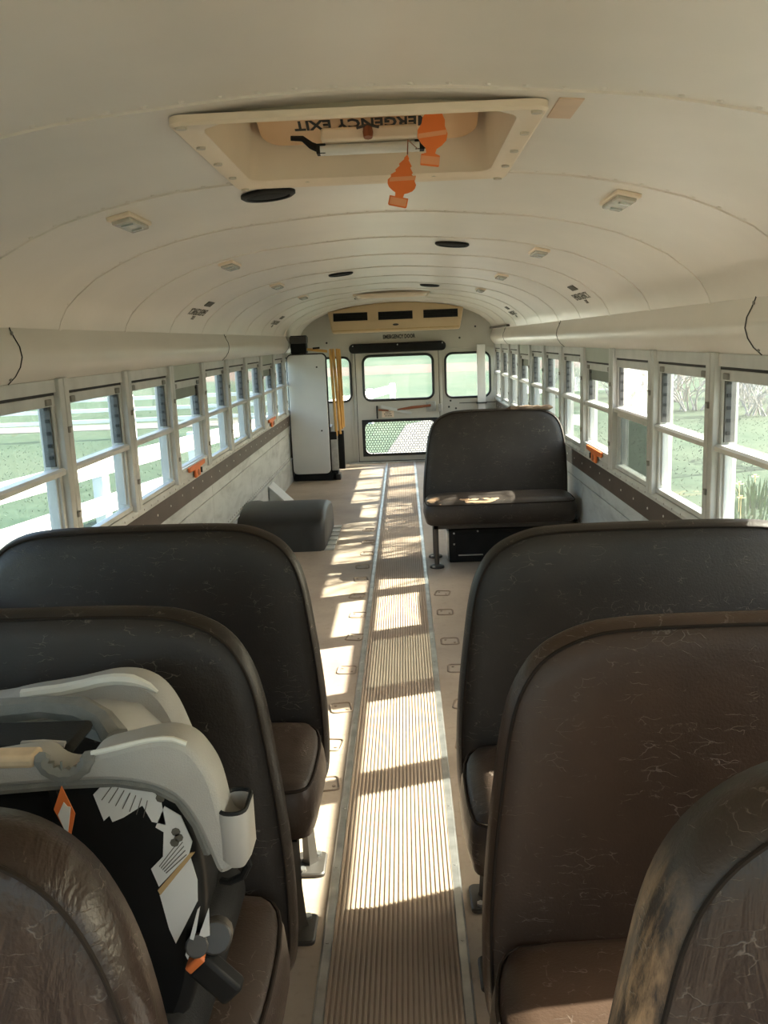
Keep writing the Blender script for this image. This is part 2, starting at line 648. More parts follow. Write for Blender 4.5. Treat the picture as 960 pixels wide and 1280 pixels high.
# ------------------------------------------------------------------ floor
fl = struct(MB().box(-1.19, 1.19, YF, YR + .06, -.05, 0).build('floor', 'floor'))
RW = .150
mb = MB()
mb.box(-RW, RW, YF, YR - .03, .0, .003, 1)
nr = 25
for i in range(nr):
    x = -RW + .006 + (2 * RW - .012) * i / (nr - 1)
    mb.add([(x - .0036, y, z) for y in (YF, YR - .03) for z in (.003,)] + [(x - .0024, y, .0058) for y in (YF, YR - .03)] + [(x + .0024, y, .0058) for y in (YF, YR - .03)] + [(x + .0036, y, .003) for y in (YF, YR - .03)],
           [(0, 1, 3, 2), (2, 3, 5, 4), (4, 5, 7, 6)], 0)
mb.build('aisle_runner', ['runner', 'groove'], fl, smooth=0)
for s in (-1, 1):
    e = MB().prism([(s * .148, .003), (s * .1505, .0065), (s * .168, .0065), (s * .173, .001), (s * .173, 0), (s * .148, 0)], 1, YF, YR - .03).build('edge_strip', 'steel', fl, smooth=0, label='shiny metal strip along the runner')
    sc = MB()
    y = -.9
    while y < YR - .1:
        sc.disc((s * .160, y, .006), .0045, .002, 8)
        y += .305
    sc.build('strip_screws', 'steel', e, kind='stuff')
# marks left by removed seat feet: shallow raised rectangular rims on the floor covering
def foot_mark(x, y, a):
    mk = MB()
    o = rrect(-.045, .045, -.05, .05, .02, 3)
    ii = inset(o, .010)
    R = Matrix.Rotation(a, 2)
    f = lambda p, z: (*(R @ Vector(p) + Vector((x, y))), z)
    mk.rings([[f(p, .0003) for p in o], [f(p, .004) for p in inset(o, .003)], [f(p, .004) for p in inset(o, .007)], [f(p, .0003) for p in ii]], cap0=False, cap1=False)
    for sx, sy in ((-.02, .02), (.022, -.018)):
        q = f((sx, sy), .0005)
        mk.disc(q, .006, .002, 8)
    mk.build('seat_foot_mark', 'dark_floor' if 'dark_floor' in M else 'groove', fl)
for y in (2.88, 3.22, 3.60, 3.95, 4.40, 4.75):
    foot_mark(.255 + random.uniform(-.015, .015), y, random.uniform(-.2, .2))
for y in (2.62, 2.90, 3.22, 3.62, 4.05, 4.40, 4.75, 5.1, 5.4, 5.75, 6.1, 6.5):
    foot_mark(-.225 + random.uniform(-.015, .015), y, random.uniform(-.2, .2))
MB().box(-.6, .42, YR - .09, YR - .03, 0, .016).build('door_threshold', 'steel', fl, bevel=.003)
MB().box(-.2, -.17, 6.0, 6.02, 0, .001).build('floor_seam', 'groove', fl)

# ------------------------------------------------------------------ side walls, windows, coves
L_EMERG = {2, 6, -2}          # windows k..k+1 that are push-out windows on the left
R_EMERG = {2, 6, -2}
win_no = 0
for s, side in ((-1, 'left'), (1, 'right')):
    X = lambda x: s * x
    wall = struct(MB().box(X(HW + .012), X(1.19), YF, YR + .06, -.05, ZSILL - .005).build('wall_' + side, 'roof'))
    # upper wall behind the cove and outer skin
    MB().box(X(1.145), X(1.19), YF, YR + .06, ZCOVE + .0, 1.60).build('upper_wall', 'cove', wall)
    # lower lining panels
    vy = YF
    edges = [YF]
    k = -6
    while True:
        y = 3.95 + k * .7 if False else 6.676 + (k) * .6845 * 2
        k += 1
        if y <= YF + .2:
            continue
        if y >= YR - .2:
            break
        edges.append(y)
    edges.append(YR)
    for a, b in zip(edges, edges[1:]):
        for z0, z1, off in ((.0, .236, .012), (.242, .503, .0), (.507, .60, .0)):
            MB().box(X(HW - off), X(HW + .014), a + .002, b - .002, z0, z1).build('wall_panel', 'panel', wall, bevel=.0015)
    MB().box(X(HW - .02), X(HW), YF, YR, .236, .244).build('wall_ledge', 'panel', wall, bevel=.002)
    rv = MB()
    y = 2.4
    while y < YR:
        rv.disc((X(HW + .001), y, .262), .005, -s * .003, 6, 0)
        y += .075
    rv.build('wall_rivets', 'latch_grey', wall, kind='stuff')
    st = MB().box(X(HW - .006), X(HW + .002), YF, YR, .577, .678).build('rub_strip', 'strip', wall, bevel=.002)
    sc = MB()
    y = 2.4
    while y < YR:
        sc.disc((X(HW - .005), y, .628 + .012 * (int(y * 7) % 2)), .0055, -s * .003, 8, 0)
        y += .24
    sc.build('strip_screws', 'white', st, kind='stuff')
    # sill rail pieces, one under each window, and posts
    for k in range(-4, 10):
        y0, y1 = posts(k), posts(k + 1)
        y1 = min(y1, YR)
        mb = MB()
        prof = [(X(1.118), .682), (X(1.112), .700), (X(1.122), .718), (X(1.19), .722), (X(1.19), .682)]
        mb.prism([(p[0], p[1]) for p in prof], 1, y0 + .002, y1 - .002)
        sl = mb.build('sill_rail', 'window_metal', wall, smooth=20)
        sc = MB()
        for j in range(6):
            sc.disc((X(1.1135), y0 + .08 + j * .11, .700), .0042, -s * .002, 6, 0)
        sc.build('sill_screws', 'latch_grey', sl, kind='stuff')
    for k in range(-4, 11):
        y = posts(k)
        for d0, d1, nm in ((-.044, -.002, 'window_post'), (.002, .044, 'window_post')):
            MB().box(X(1.105), X(1.19), y + d0, y + d1, .712, ZCOVE + .003).build(nm, 'window_metal', wall, bevel=.004)
        for z in (.84, 1.14):
            c = MB().box(X(1.098), X(1.106), y - .008, y + .006, z - .011, z + .011)
            c.obox((X(1.096), y, z + .009), (.006, .010, .005))
            c.build('post_clip', 'latch_grey', wall, bevel=.002)
    # cove panels
    cprof = [(1.128, 1.308), (1.113, 1.322), (1.095, 1.338), (1.077, 1.365), (1.068, 1.395), (1.072, 1.425), (1.085, 1.452), (1.094, 1.474), (1.098, 1.486)]
    for a, b in ((YF, 2.638), (2.642, 5.838), (5.842, 8.93), (8.934, YR)):
        mb = MB()
        pr = [(X(x), z) for x, z in cprof] + [(X(1.145), 1.486), (X(1.145), 1.308)]
        mb.prism(pr, 1, a, b)
        cv = mb.build('cove_panel', 'cove', wall, smooth=40)
    for yy in (2.64, 5.84, 8.932):
        lo = [Vector((X(x - .0012), yy, z)) for x, z in cprof]
        MB().tube(lo, .0022, 5).build('cove_seam', 'ink', wall)
        sc = MB()
        for x, z in ((1.106, 1.331), (1.086, 1.465)):
            sc.disc((X(x - .002), yy - .018, z), .006, -s * .004, 8, 0)
        sc.build('seam_screws', 'latch_grey', wall, kind='stuff')
    MB().box(X(1.098), X(1.112), YF, YR, 1.482, 1.492).build('cove_shadow_gap', 'latch_grey', wall)
    # windows
    for k in range(-4, 10):
        win_no += 1
        y0, y1 = posts(k) + .044, posts(k + 1) - .044
        emerg = k in (L_EMERG if s < 0 else R_EMERG)
        lowered = (s > 0 and k == 1)
        mb = MB()
        # header above the sash
        ztop = 1.240 if emerg else 1.272
        mb.box(X(1.118), X(1.19), y0, y1, ztop, ZCOVE, 0)
        w = struct(mb.build('window_%d' % win_no, 'header_green' if emerg else 'window_metal', None, bevel=.002))
        MB().box(X(1.126), X(1.15), y0, y1, ztop - .010, ztop).build('top_gap', 'ink', w)
        zt = ztop - .010
        zb = .775 if emerg else .735
        zm = 1.000 if not lowered else 1.018
        if emerg:
            MB().box(X(1.115), X(1.19), y0, y1, .72, .762).build('bottom_filler', 'window_metal', w, bevel=.002)
            MB().box(X(1.108), X(1.13), y0 + .02, y1 - .02, .762, .777).build('bottom_ledge', 'window_light', w, bevel=.002)
        xi, xo = 1.122, 1.158
        # upper sash: rail, stiles
        up_s = MB().box(X(xi + .004), X(xo), y0, y1, zt - .036, zt).build('top_rail', 'window_metal', w, bevel=.002)
        if not lowered:
            for yy in (y0 + .045, y1 - .085):
                MB().box(X(xi - .004), X(xi + .005), yy, yy + .042, zt - .032, zt - .010).build('latch', 'latch_grey', w, bevel=.003)
        for ya, yb in ((y0, y0 + .02), (y1 - .022, y1)):
            MB().box(X(xi + .006), X(xo), ya, yb, zb, zt).build('stile', 'window_metal', w, bevel=.002)
        tr = MB().box(X(1.134), X(1.168), y1 - .034, y1 - .022, zm + .02, zt - .036).build('sash_track', 'track', w)
        nt = MB()
        for j in range(5):
            z = zm + .045 + j * .042
            nt.box(X(1.138), X(1.152), y1 - .038, y1 - .033, z, z + .012)
        nt.build('track_notches', 'ink', tr, kind='stuff')
        MB().box(X(1.138), X(1.168), y1 - .032, y1 - .022, zb + .02, zm - .012).build('lower_stile', 'window_metal', w, bevel=.002)
        # meeting rail, proud of the sash
        MB().prism([(X(1.114), zm - .012), (X(1.112), zm + .004), (X(1.120), zm + .012), (X(1.158), zm + .012), (X(1.158), zm - .014)], 1, y0, y1).build('meeting_rail', 'window_light', w, smooth=20)
        if lowered:
            MB().box(X(1.128), X(1.15), y0 + .02, y1 - .02, zm - .034, zm - .018).build('sash_rail', 'window_light', w, bevel=.002)
        MB().box(X(xi + .002), X(xo), y0, y1, zb - .014, zb + .006).build('bottom_rail', 'window_metal', w, bevel=.002)
        gm = 'glass' if s < 0 else 'glass_right'
        up = MB().box(X(1.150), X(1.152), y0 + .015, y1 - .018, zm, zt - .01).build('upper_pane', 'glass_crazed' if lowered else gm, w, smooth=0)
        lo = MB().box(X(1.144), X(1.146), y0 + .015, y1 - .018, zb, zm).build('lower_pane', 'glass_dark' if lowered else gm, w, smooth=0)
        if emerg:
            MB().box(X(1.146), X(1.149), y0 + .02, y1 - .03, 1.135, 1.20).build('shade_band', 'band', up, smooth=0)
            # red orange release handle at the foot of the push-out window: a T with a hanging tab
            yc = (y0 + y1) / 2
            mb = MB()
            mb.prism([(yc - .20, .772), (yc + .18, .772), (yc + .17, .748), (yc + .05, .744), (yc + .045, .700), (yc - .06, .696), (yc - .068, .742), (yc - .19, .744)], 0, X(1.095), X(1.108))
            h = mb.build('release_handle', 'orange_red', w, bevel=.004, label='orange red release handle')
            MB().disc((X(1.096), yc - .008, .722), .017, -s * .004, 12, 0).build('handle_rivet', 'red_brown', h)
            MB().box(X(1.100), X(1.116), yc + .10, yc + .115, .705, .735).build('handle_catch', 'ink', w)
# dark pierced strip at the right rear end of the cove
wr = bpy.data.objects['wall_right']
mb = MB().box(1.06, 1.094, 8.55, 10.2, 1.488, 1.508)
mb.build('pierced_strip', 'strip', wr)

# ------------------------------------------------------------------ ceiling
prof = [(-x, z) for x, z in reversed(PROFILE[1:])] + PROFILE
prof = [(-1.11, 1.478)] + prof + [(1.11, 1.478)]
def shell(x0, x1, y0, y1, dz0=0, dz1=.006):
    xs = sorted({x0, x1} | {p[0] for p in prof if x0 < p[0] < x1})
    zz = lambda x: 1.478 if abs(x) > 1.1 else zc(x)
    # refine for smoothness
    fine = []
    for a, b in zip(xs, xs[1:]):
        n = max(1, int((b - a) / .06))
        fine += [a + (b - a) * i / n for i in range(n)]
    fine.append(xs[-1])
    poly = [(x, zz(x) + dz0) for x in fine] + [(x, zz(x) + dz1) for x in reversed(fine)]
    mb = MB()
    n = len(fine)
    vs = [(x, y0, z) for x, z in poly] + [(x, y1, z) for x, z in poly]
    N = len(poly)
    fs = [(i, (i + 1) % N, N + (i + 1) % N, N + i) for i in range(N)]
    for i in range(n - 1):
        fs += [(i, i + 1, N - 2 - i, N - 1 - i), (N + i, N + i + 1, 2 * N - 2 - i, 2 * N - 1 - i)]
    mb.add(vs, fs)
    return mb
def smooth_profile():
    """Catmull-Rom refinement of the ceiling profile, so that the panels curve without facets"""
    global PROFILE
    pts = [(-PROFILE[1][0], PROFILE[1][1])] + PROFILE + [(1.10, 1.45)]
    out = []
    for i in range(1, len(pts) - 2):
        p0, p1, p2, p3 = pts[i - 1:i + 3]
        for k in range(4):
            t = k / 4
            q = []
            for c in range(2):
                q.append(.5 * (2 * p1[c] + (p2[c] - p0[c]) * t + (2 * p0[c] - 5 * p1[c] + 4 * p2[c] - p3[c]) * t * t + (3 * p1[c] - p0[c] - 3 * p2[c] + p3[c]) * t ** 3))
            out.append(tuple(q))
    out.append(PROFILE[-1])
    PROFILE = out
smooth_profile()
ceil = struct(shell(-1.11, 1.11, YF, YR + .06, .17, .19).build('ceiling', 'roof'))
H1, H2 = (1.665, 2.275), (7.76, 8.20)       # the two hatch openings
ys = [YF] + [posts(k) for k in range(-6, 10) if posts(k) > YF + .2] + [YR]
for a, b in zip(ys, ys[1:]):
    hit = [h for h in (H1, H2) if a - .02 < (h[0] + h[1]) / 2 < b]
    if not hit:
        shell(-1.11, 1.11, a, b).build('ceiling_panel', 'ceiling', ceil, smooth=50)
    else:
        h0, h1 = hit[0]
        h1 = min(h1, b - .003)
        h0 = max(h0, a + .003)
        mb = MB()
        for x0, x1, ya, yb in ((-1.11, -.295, a, b), (.295, 1.11, a, b), (-.295, .295, a, h0), (-.295, .295, h1, b)):
            q = shell(x0, x1, ya, yb)
            mb.add(q.v, q.f)
        mb.build('ceiling_panel', 'ceiling', ceil, smooth=50)
# lapped seams with a rolled bead, and their rivets
for y in ys[1:-1]:
    gap = any(h[0] - .03 < y < h[1] + .03 for h in (H1, H2))
    q = shell(-1.10, 1.10, y - .017, y + .003, -.0045, .0)
    q.build('ceiling_seam', 'ceiling', ceil, smooth=50)
    rv = MB()
    n = 34
    for i in range(n):
        x = -1.05 + 2.1 * i / (n - 1)
        z = zc(x)
        dx = .01
        nrm = Vector((zc(x + dx) - zc(x - dx), 0, -2 * dx)).normalized()
        c = Vector((x, y - .030, z))
        rv.tube([c, c + nrm * .003], [.0065, .004], 6)
    rv.build('seam_rivets', 'ceiling', ceil, kind='stuff')
# dark print on the ceiling above the push-out windows
for s in (-1, 1):
    for yc in (4.80, 7.72):
        xa = Vector((0, 1, 0)) * -s
        def pos(x, lift=.0035):
            dx = .01
            t = Vector((2 * dx, 0, zc(x + dx) - zc(x - dx))).normalized()
            nrm = Vector((t.z, 0, -t.x))
            if nrm.z > 0: nrm = -nrm
            return Vector((s * x, 0, zc(x))) + Vector((s * nrm.x, 0, nrm.z)) * lift, Vector((-s * t.x, 0, -t.z))
        for x, txt, sz, ink in ((1.022, 'EMERGENCY', .066, 'ink_faded'), (1.052, 'EXIT', .034, 'ink_faded')):
            p, ya = pos(x)
            p.y = yc
            text_mesh(txt, sz, ink, 'exit_lettering', frame_m(p, -s * Vector((0, -1, 0)) if s < 0 else Vector((0, -1, 0)), -ya if False else Vector((-s * abs(ya.x), 0, abs(ya.z)))), ceil, 1.0)
        # small solid label plate over the lettering
        mb = MB()
        (p0, _), (p1, _) = pos(.952), pos(.982)
        a0, a1 = yc - .02 * s * -1, yc + .12 * (1 if s < 0 else -1)
        q = [Vector((p0.x, a0, p0.z)), Vector((p0.x, a1, p0.z)), Vector((p1.x, a1, p1.z)), Vector((p1.x, a0, p1.z))]
        n_ = (q[1] - q[0]).cross(q[3] - q[0]).normalized() * .002
        mb.add([v + n_ for v in q] + [v - n_ for v in q], [(0, 1, 2, 3), (7, 6, 5, 4), (0, 4, 5, 1), (1, 5, 6, 2), (2, 6, 7, 3), (3, 7, 4, 0)])
        mb.build('exit_label', 'ink_faded', ceil, smooth=0)
q = shell(.352, .395, 1.625, 1.76, -.002, .0)
q.build('paint_patch', 'patch', ceil, smooth=50, label='peach paint patch')

# ------------------------------------------------------------------ rear wall and emergency door
rw = MB()
YB = YR + .06
lw = rrect(-1.055, -.535, .72, 1.235, .085)
rwn = rrect(.545, 1.065, .72, 1.235, .085)
hole_plate(rw, (-1.15, -.488, .0, 1.285), lw, 1, YR, YB)
hole_plate(rw, (.478, 1.15, .0, 1.285), rwn, 1, YR, YB)
arch = [(-1.15, 1.285), (1.15, 1.285), (1.15, 1.5)] + [(x * .999, zc(x) + .03) for x in [1.09 - .0545 * i for i in range(41)]] + [(-1.15, 1.5)]
rw.prism(arch, 1, YR, YB)
rear = struct(rw.build('wall_rear', 'rear_wall', None, smooth=30))
for nm, h in (('left', lw), ('right', rwn)):
    g = MB()
    g.loop_tube([(p[0], YR - .004, p[1]) for p in inset(h, .006)], .013, 8)
    g.build('window_gasket', 'gasket', rear)
    MB().prism(inset(h, .004), 1, YR + .028, YR + .031).build('window_pane', 'glass', rear, smooth=0)
for x in (-.545, -.50, .49):
    MB().box(x - .014, x + .014, YR - .010, YR, .02, 1.285).build('door_jamb', 'rear_wall', rear, bevel=.004)
MB().box(-1.12, 1.12, YR - .006, YR, 1.283, 1.290).build('wall_seam', 'rear_wall', rear, bevel=.002)
MB().box(.70, 1.12, YR - .008, YR, .655, .663).build('wall_rail', 'dark_steel', rear)
text_mesh('EMERGENCY DOOR', .062, 'ink', 'door_lettering', frame_m((.03, YR - .003, 1.440), (1, 0, 0), (0, 0, 1)), rear, .66, .0022)
sc = MB()
for x, z in ((.90, 1.52), (.72, 1.40), (-.8, 1.40), (.60, .69), (.66, .60), (.58, .62)):
    sc.disc((x, YR + .001, z), .012, -.006, 8, 1)
sc.build('wall_plugs', 'ink', rear, kind='stuff')
# door
DX0, DX1 = -.480, .470
dw = rrect(-.400, .412, .722, 1.238, .085)
lwn = rrect(-.405, .420, .105, .478, .07)
dm = MB()
hole_plate(dm, (DX0, DX1, .60, 1.270), dw, 1, YR - .005, YB - .01)
hole_plate(dm, (DX0, DX1, .02, .60), lwn, 1, YR - .005, YB - .01)
door = struct(dm.build('door_1', 'door_paint', None, smooth=30))
MB().loop_tube([(p[0], YR - .008, p[1]) for p in inset(dw, .006)], .015, 8).build('window_gasket', 'gasket', door)
MB().prism(inset(dw, .004), 1, YR + .022, YR + .025).build('window_pane', 'glass', door, smooth=0)
MB().prism(inset(lwn, .004), 1, YR + .030, YR + .033).build('lower_pane', 'glass', door, smooth=0)
g = MB()
hole_plate(g, (-.435, .448, .078, .505), inset(lwn, .004), 1, YR - .022, YR - .005)
g.build('lower_window_frame', 'gasket', door, bevel=.004)
# honeycomb guard behind the lower frame
hx = MB()
r = .0185
y = YR - .012
x0, x1, z0, z1 = -.400, .415, .110, .474
row = 0
zz = z0
def seg(ax, az, bx, bz, t=.0028):
    dx, dz = bx - ax, bz - az
    L = hypot(dx, dz)
    nx, nz = -dz / L * t, dx / L * t
    hx.add([(ax + nx, y, az + nz), (bx + nx, y, bz + nz), (bx - nx, y, bz - nz), (ax - nx, y, az - nz),
            (ax + nx, y + .003, az + nz), (bx + nx, y + .003, bz + nz), (bx - nx, y + .003, bz - nz), (ax - nx, y + .003, az - nz)],
           [(0, 1, 2, 3), (7, 6, 5, 4), (0, 4, 5, 1), (3, 2, 6, 7)])
while zz < z1:
    xx = x0 + (r * .866 if row % 2 else 0)
    while xx < x1:
        V = [(xx + r * cos(radians(30 + 60 * k)), zz + r * sin(radians(30 + 60 * k))) for k in range(6)]
        for k in (0, 1, 2):
            a, b = V[k], V[(k + 1) % 6]
            if all(x0 - .01 < p[0] < x1 + .01 and z0 - .01 < p[1] < z1 + .01 for p in (a, b)):
                seg(*a, *b)
        xx += r * 1.732
    zz += r * 1.5
    row += 1
hx.build('honeycomb_guard', 'gasket', door, smooth=0, kind='stuff')
# latch, red handle, brace, label, slot
MB().box(.315, .425, YR - .022, YR - .004, .575, .695).build('latch_plate', 'steel', door, bevel=.006)
lb = MB().disc((.37, YR - .022, .640), .034, -.016, 16, 1).build('latch_hub', 'steel', door)
MB().tube([(.37, YR - .045, .648), (.15, YR - .045, .632), (-.02, YR - .042, .612)], [.014, .017, .010], 8).build('door_handle', 'red_brown', door, label='red brown lever handle')
MB().tube([(-.235, YR - .03, .618), (-.12, YR - .032, .605)], [.012, .008], 8).build('handle_end', 'red_brown', door)
MB().obox((-.03, YR - .045, .612), (.36, .008, .032), (0, radians(15), 0)).build('handle_guard', 'grey_bracket', door, bevel=.002)
MB().box(-.262, -.244, YR - .03, YR - .004, .515, .665).build('door_slot', 'gasket', door, bevel=.003)
MB().box(-.20, -.06, YR - .008, YR - .004, .525, .600).build('instruction_label', 'hatch', door)
t = MB()
for i, (a, b) in enumerate(((-.16, -.10), (-.175, -.085), (-.165, -.08))):
    for j in range(5):
        u = a + (b - a) * j / 5
        t.box(u, u + (b - a) / 7, YR - .0095, YR - .008, .582 - i * .022, .592 - i * .022)
t.build('label_print', 'ink', door, kind='stuff')
MB().box(.455, .500, YR - .03, YR - .004, .57, .66).build('door_catch', 'steel', door, bevel=.004)

for x0_, x1_, z0_, z1_ in ((-.492, -.474, .0, 1.29), (.464, .482, .0, 1.29), (-.49, .48, 1.262, 1.292), (-.49, .48, .0, .026)):
    MB().box(x0_, x1_, YR + .012, YR + .045, z0_, z1_).build('door_seal', 'gasket', door)
# black padded header above the door
o = MB()
pp = rrect(-.545, .560, 1.268, 1.375, .05)
pp = [(x, z if z > 1.33 else z) for x, z in pp]
L1_ = [(p[0], YR - .002, p[1]) for p in pp]
o.rings([[(p[0], YR - .003, p[1]) for p in pp], [(p[0], YR - .05, p[1]) for p in pp], [(p[0], YR - .062, p[1]) for p in inset(pp, .012)], [(p[0], YR - .064, p[1]) for p in toward(inset(pp, .012), .4)]])
hp = thing('header_pad', 'black padded bar across the top of the rear door', 'pad', (0, YR - .03, 1.268))
o.build('pad', 'black_soft', hp, smooth=45)
sc = MB()
for x in (-.50, .01, .52):
    sc.disc((x, YR - .064, 1.352), .008, -.004, 8, 1)
sc.build('pad_screws', 'steel', hp, kind='stuff')

# air conditioner
ac = thing('air_conditioner', 'tan plastic air conditioner with three dark vents above the rear door', 'air conditioner', (0, YR - .1, 1.49))
fy = YR - .26
xs = [-.755 + 1.51 * i / 24 for i in range(25)]
top = [(x, 1.735 + .085 * (1 - (x / .755) ** 2)) for x in xs]
poly = [(-.715, 1.515), (-.700, 1.497), (.700, 1.497), (.715, 1.515)] + [(x, z) for x, z in reversed(top)]
b = MB()
def ring_at(y, d, p=poly):
    return [(q[0], y, q[1]) for q in inset(p, d)]
b.rings([ring_at(YR - .005, 0), ring_at(fy + .03, 0), ring_at(fy + .006, .008), ring_at(fy, .022)])
b.build('housing', 'ac', ac, smooth=40)
for xc, zz in ((-.50, 1.674), (0.0, 1.672), (.50, 1.674)):
    v = MB().box(xc - .190, xc + .190, fy - .006, fy + .004, zz - .044, zz + .044).build('vent', 'black', ac, bevel=.002)
    sl = MB()
    for j in range(4):
        sl.obox((xc, fy - .008, zz - .03 + j * .02), (.37, .010, .004), (radians(35), 0, 0))
    sl.build('vent_louvres', 'black_soft', v, kind='stuff')
e = MB()
e.rings([[(.0 + .034 * cos(2 * pi * k / 20), fy - .001, 1.572 + .012 * sin(2 * pi * k / 20)) for k in range(20)], [(.0 + .032 * cos(2 * pi * k / 20), fy - .005, 1.572 + .011 * sin(2 * pi * k / 20)) for k in range(20)]])
e.build('oval_badge', 'dark_steel', ac)
MB().prism([(-.73, 1.615), (.73, 1.615), (.73, 1.61), (-.73, 1.61)], 1, fy - .002, fy + .003).build('housing_crease', 'ac', ac)
MB().prism([(-.70, 1.5302), (.70, 1.5302), (.70, 1.522), (-.70, 1.522)], 1, fy - .003, fy + .003).build('housing_lip', 'yellow_edge', ac)
# white column in front of the right rear window
wp = thing('wall_column', 'white narrow column covering part of the right rear window', 'column', (.955, YR - .05, .65))
MB().box(.908, 1.002, YR - .075, YR - .025, .662, 1.315).build('column_cover', 'white', wp, bevel=.006)
MB().box(.895, 1.012, YR - .078, YR - .0, .650, .664).build('column_bracket', 'dark_steel', wp, bevel=.002)
MB().box(.915, .995, YR - .06, YR - .0, .45, .650).build('column_foot', 'white', wp, bevel=.004)

# front bulkhead (behind the camera) with windshield opening
fr = MB()
hole_plate(fr, (-1.19, 1.19, .0, 1.72), rrect(-1.04, 1.04, .70, 1.66, .08), 1, YF - .06, YF)
fr.prism([(-.75, 1.72), (.75, 1.72)] + [(x, zc(x) + .18) for x in [.75 - .075 * i for i in range(21)]], 1, YF - .06, YF)
front = struct(fr.build('wall_front', 'rear_wall', None, smooth=30))
MB().box(-1.05, 1.05, YF - .035, YF - .03, .69, 1.67).build('windshield_pane', 'glass', front, smooth=0)
MB().box(-.02, .02, YF - .05, YF - .01, .70, 1.66).build('windshield_bar', 'gasket', front)

# ------------------------------------------------------------------ bench seats
def outline_std():
    return [(.40, .938), (.33, .922), (.27, .890), (.232, .835), (.212, .77), (.196, .66), (.183, .56), (.174, .46), (.171, .38), (.172, .30), (.180, .245), (.205, .215),
            (.30, .212), (.98, .212), (1.085, .225), (1.102, .30), (1.102, .55), (1.094, .70), (1.078, .81), (1.04, .885), (.97, .926), (.88, .938), (.64, .940)]
def outline_near(s):
    if s > 0:
        return [(.53, .990), (.45, .976), (.383, .950), (.330, .905), (.296, .842), (.274, .745), (.252, .64), (.24, .52), (.235, .40), (.235, .30), (.25, .225),
                (.98, .212), (1.085, .225), (1.102, .30), (1.102, .55), (1.094, .72), (1.078, .85), (1.04, .93), (.95, .975), (.75, .987)]
    return [(.47, .945), (.39, .940), (.335, .930), (.288, .898), (.257, .855), (.230, .79), (.212, .70), (.203, .62), (.195, .52), (.19, .40), (.19, .30), (.21, .225),
            (.98, .212), (1.085, .225), (1.102, .30), (1.102, .55), (1.094, .70), (1.078, .81), (1.04, .885), (.95, .930), (.75, .945)]

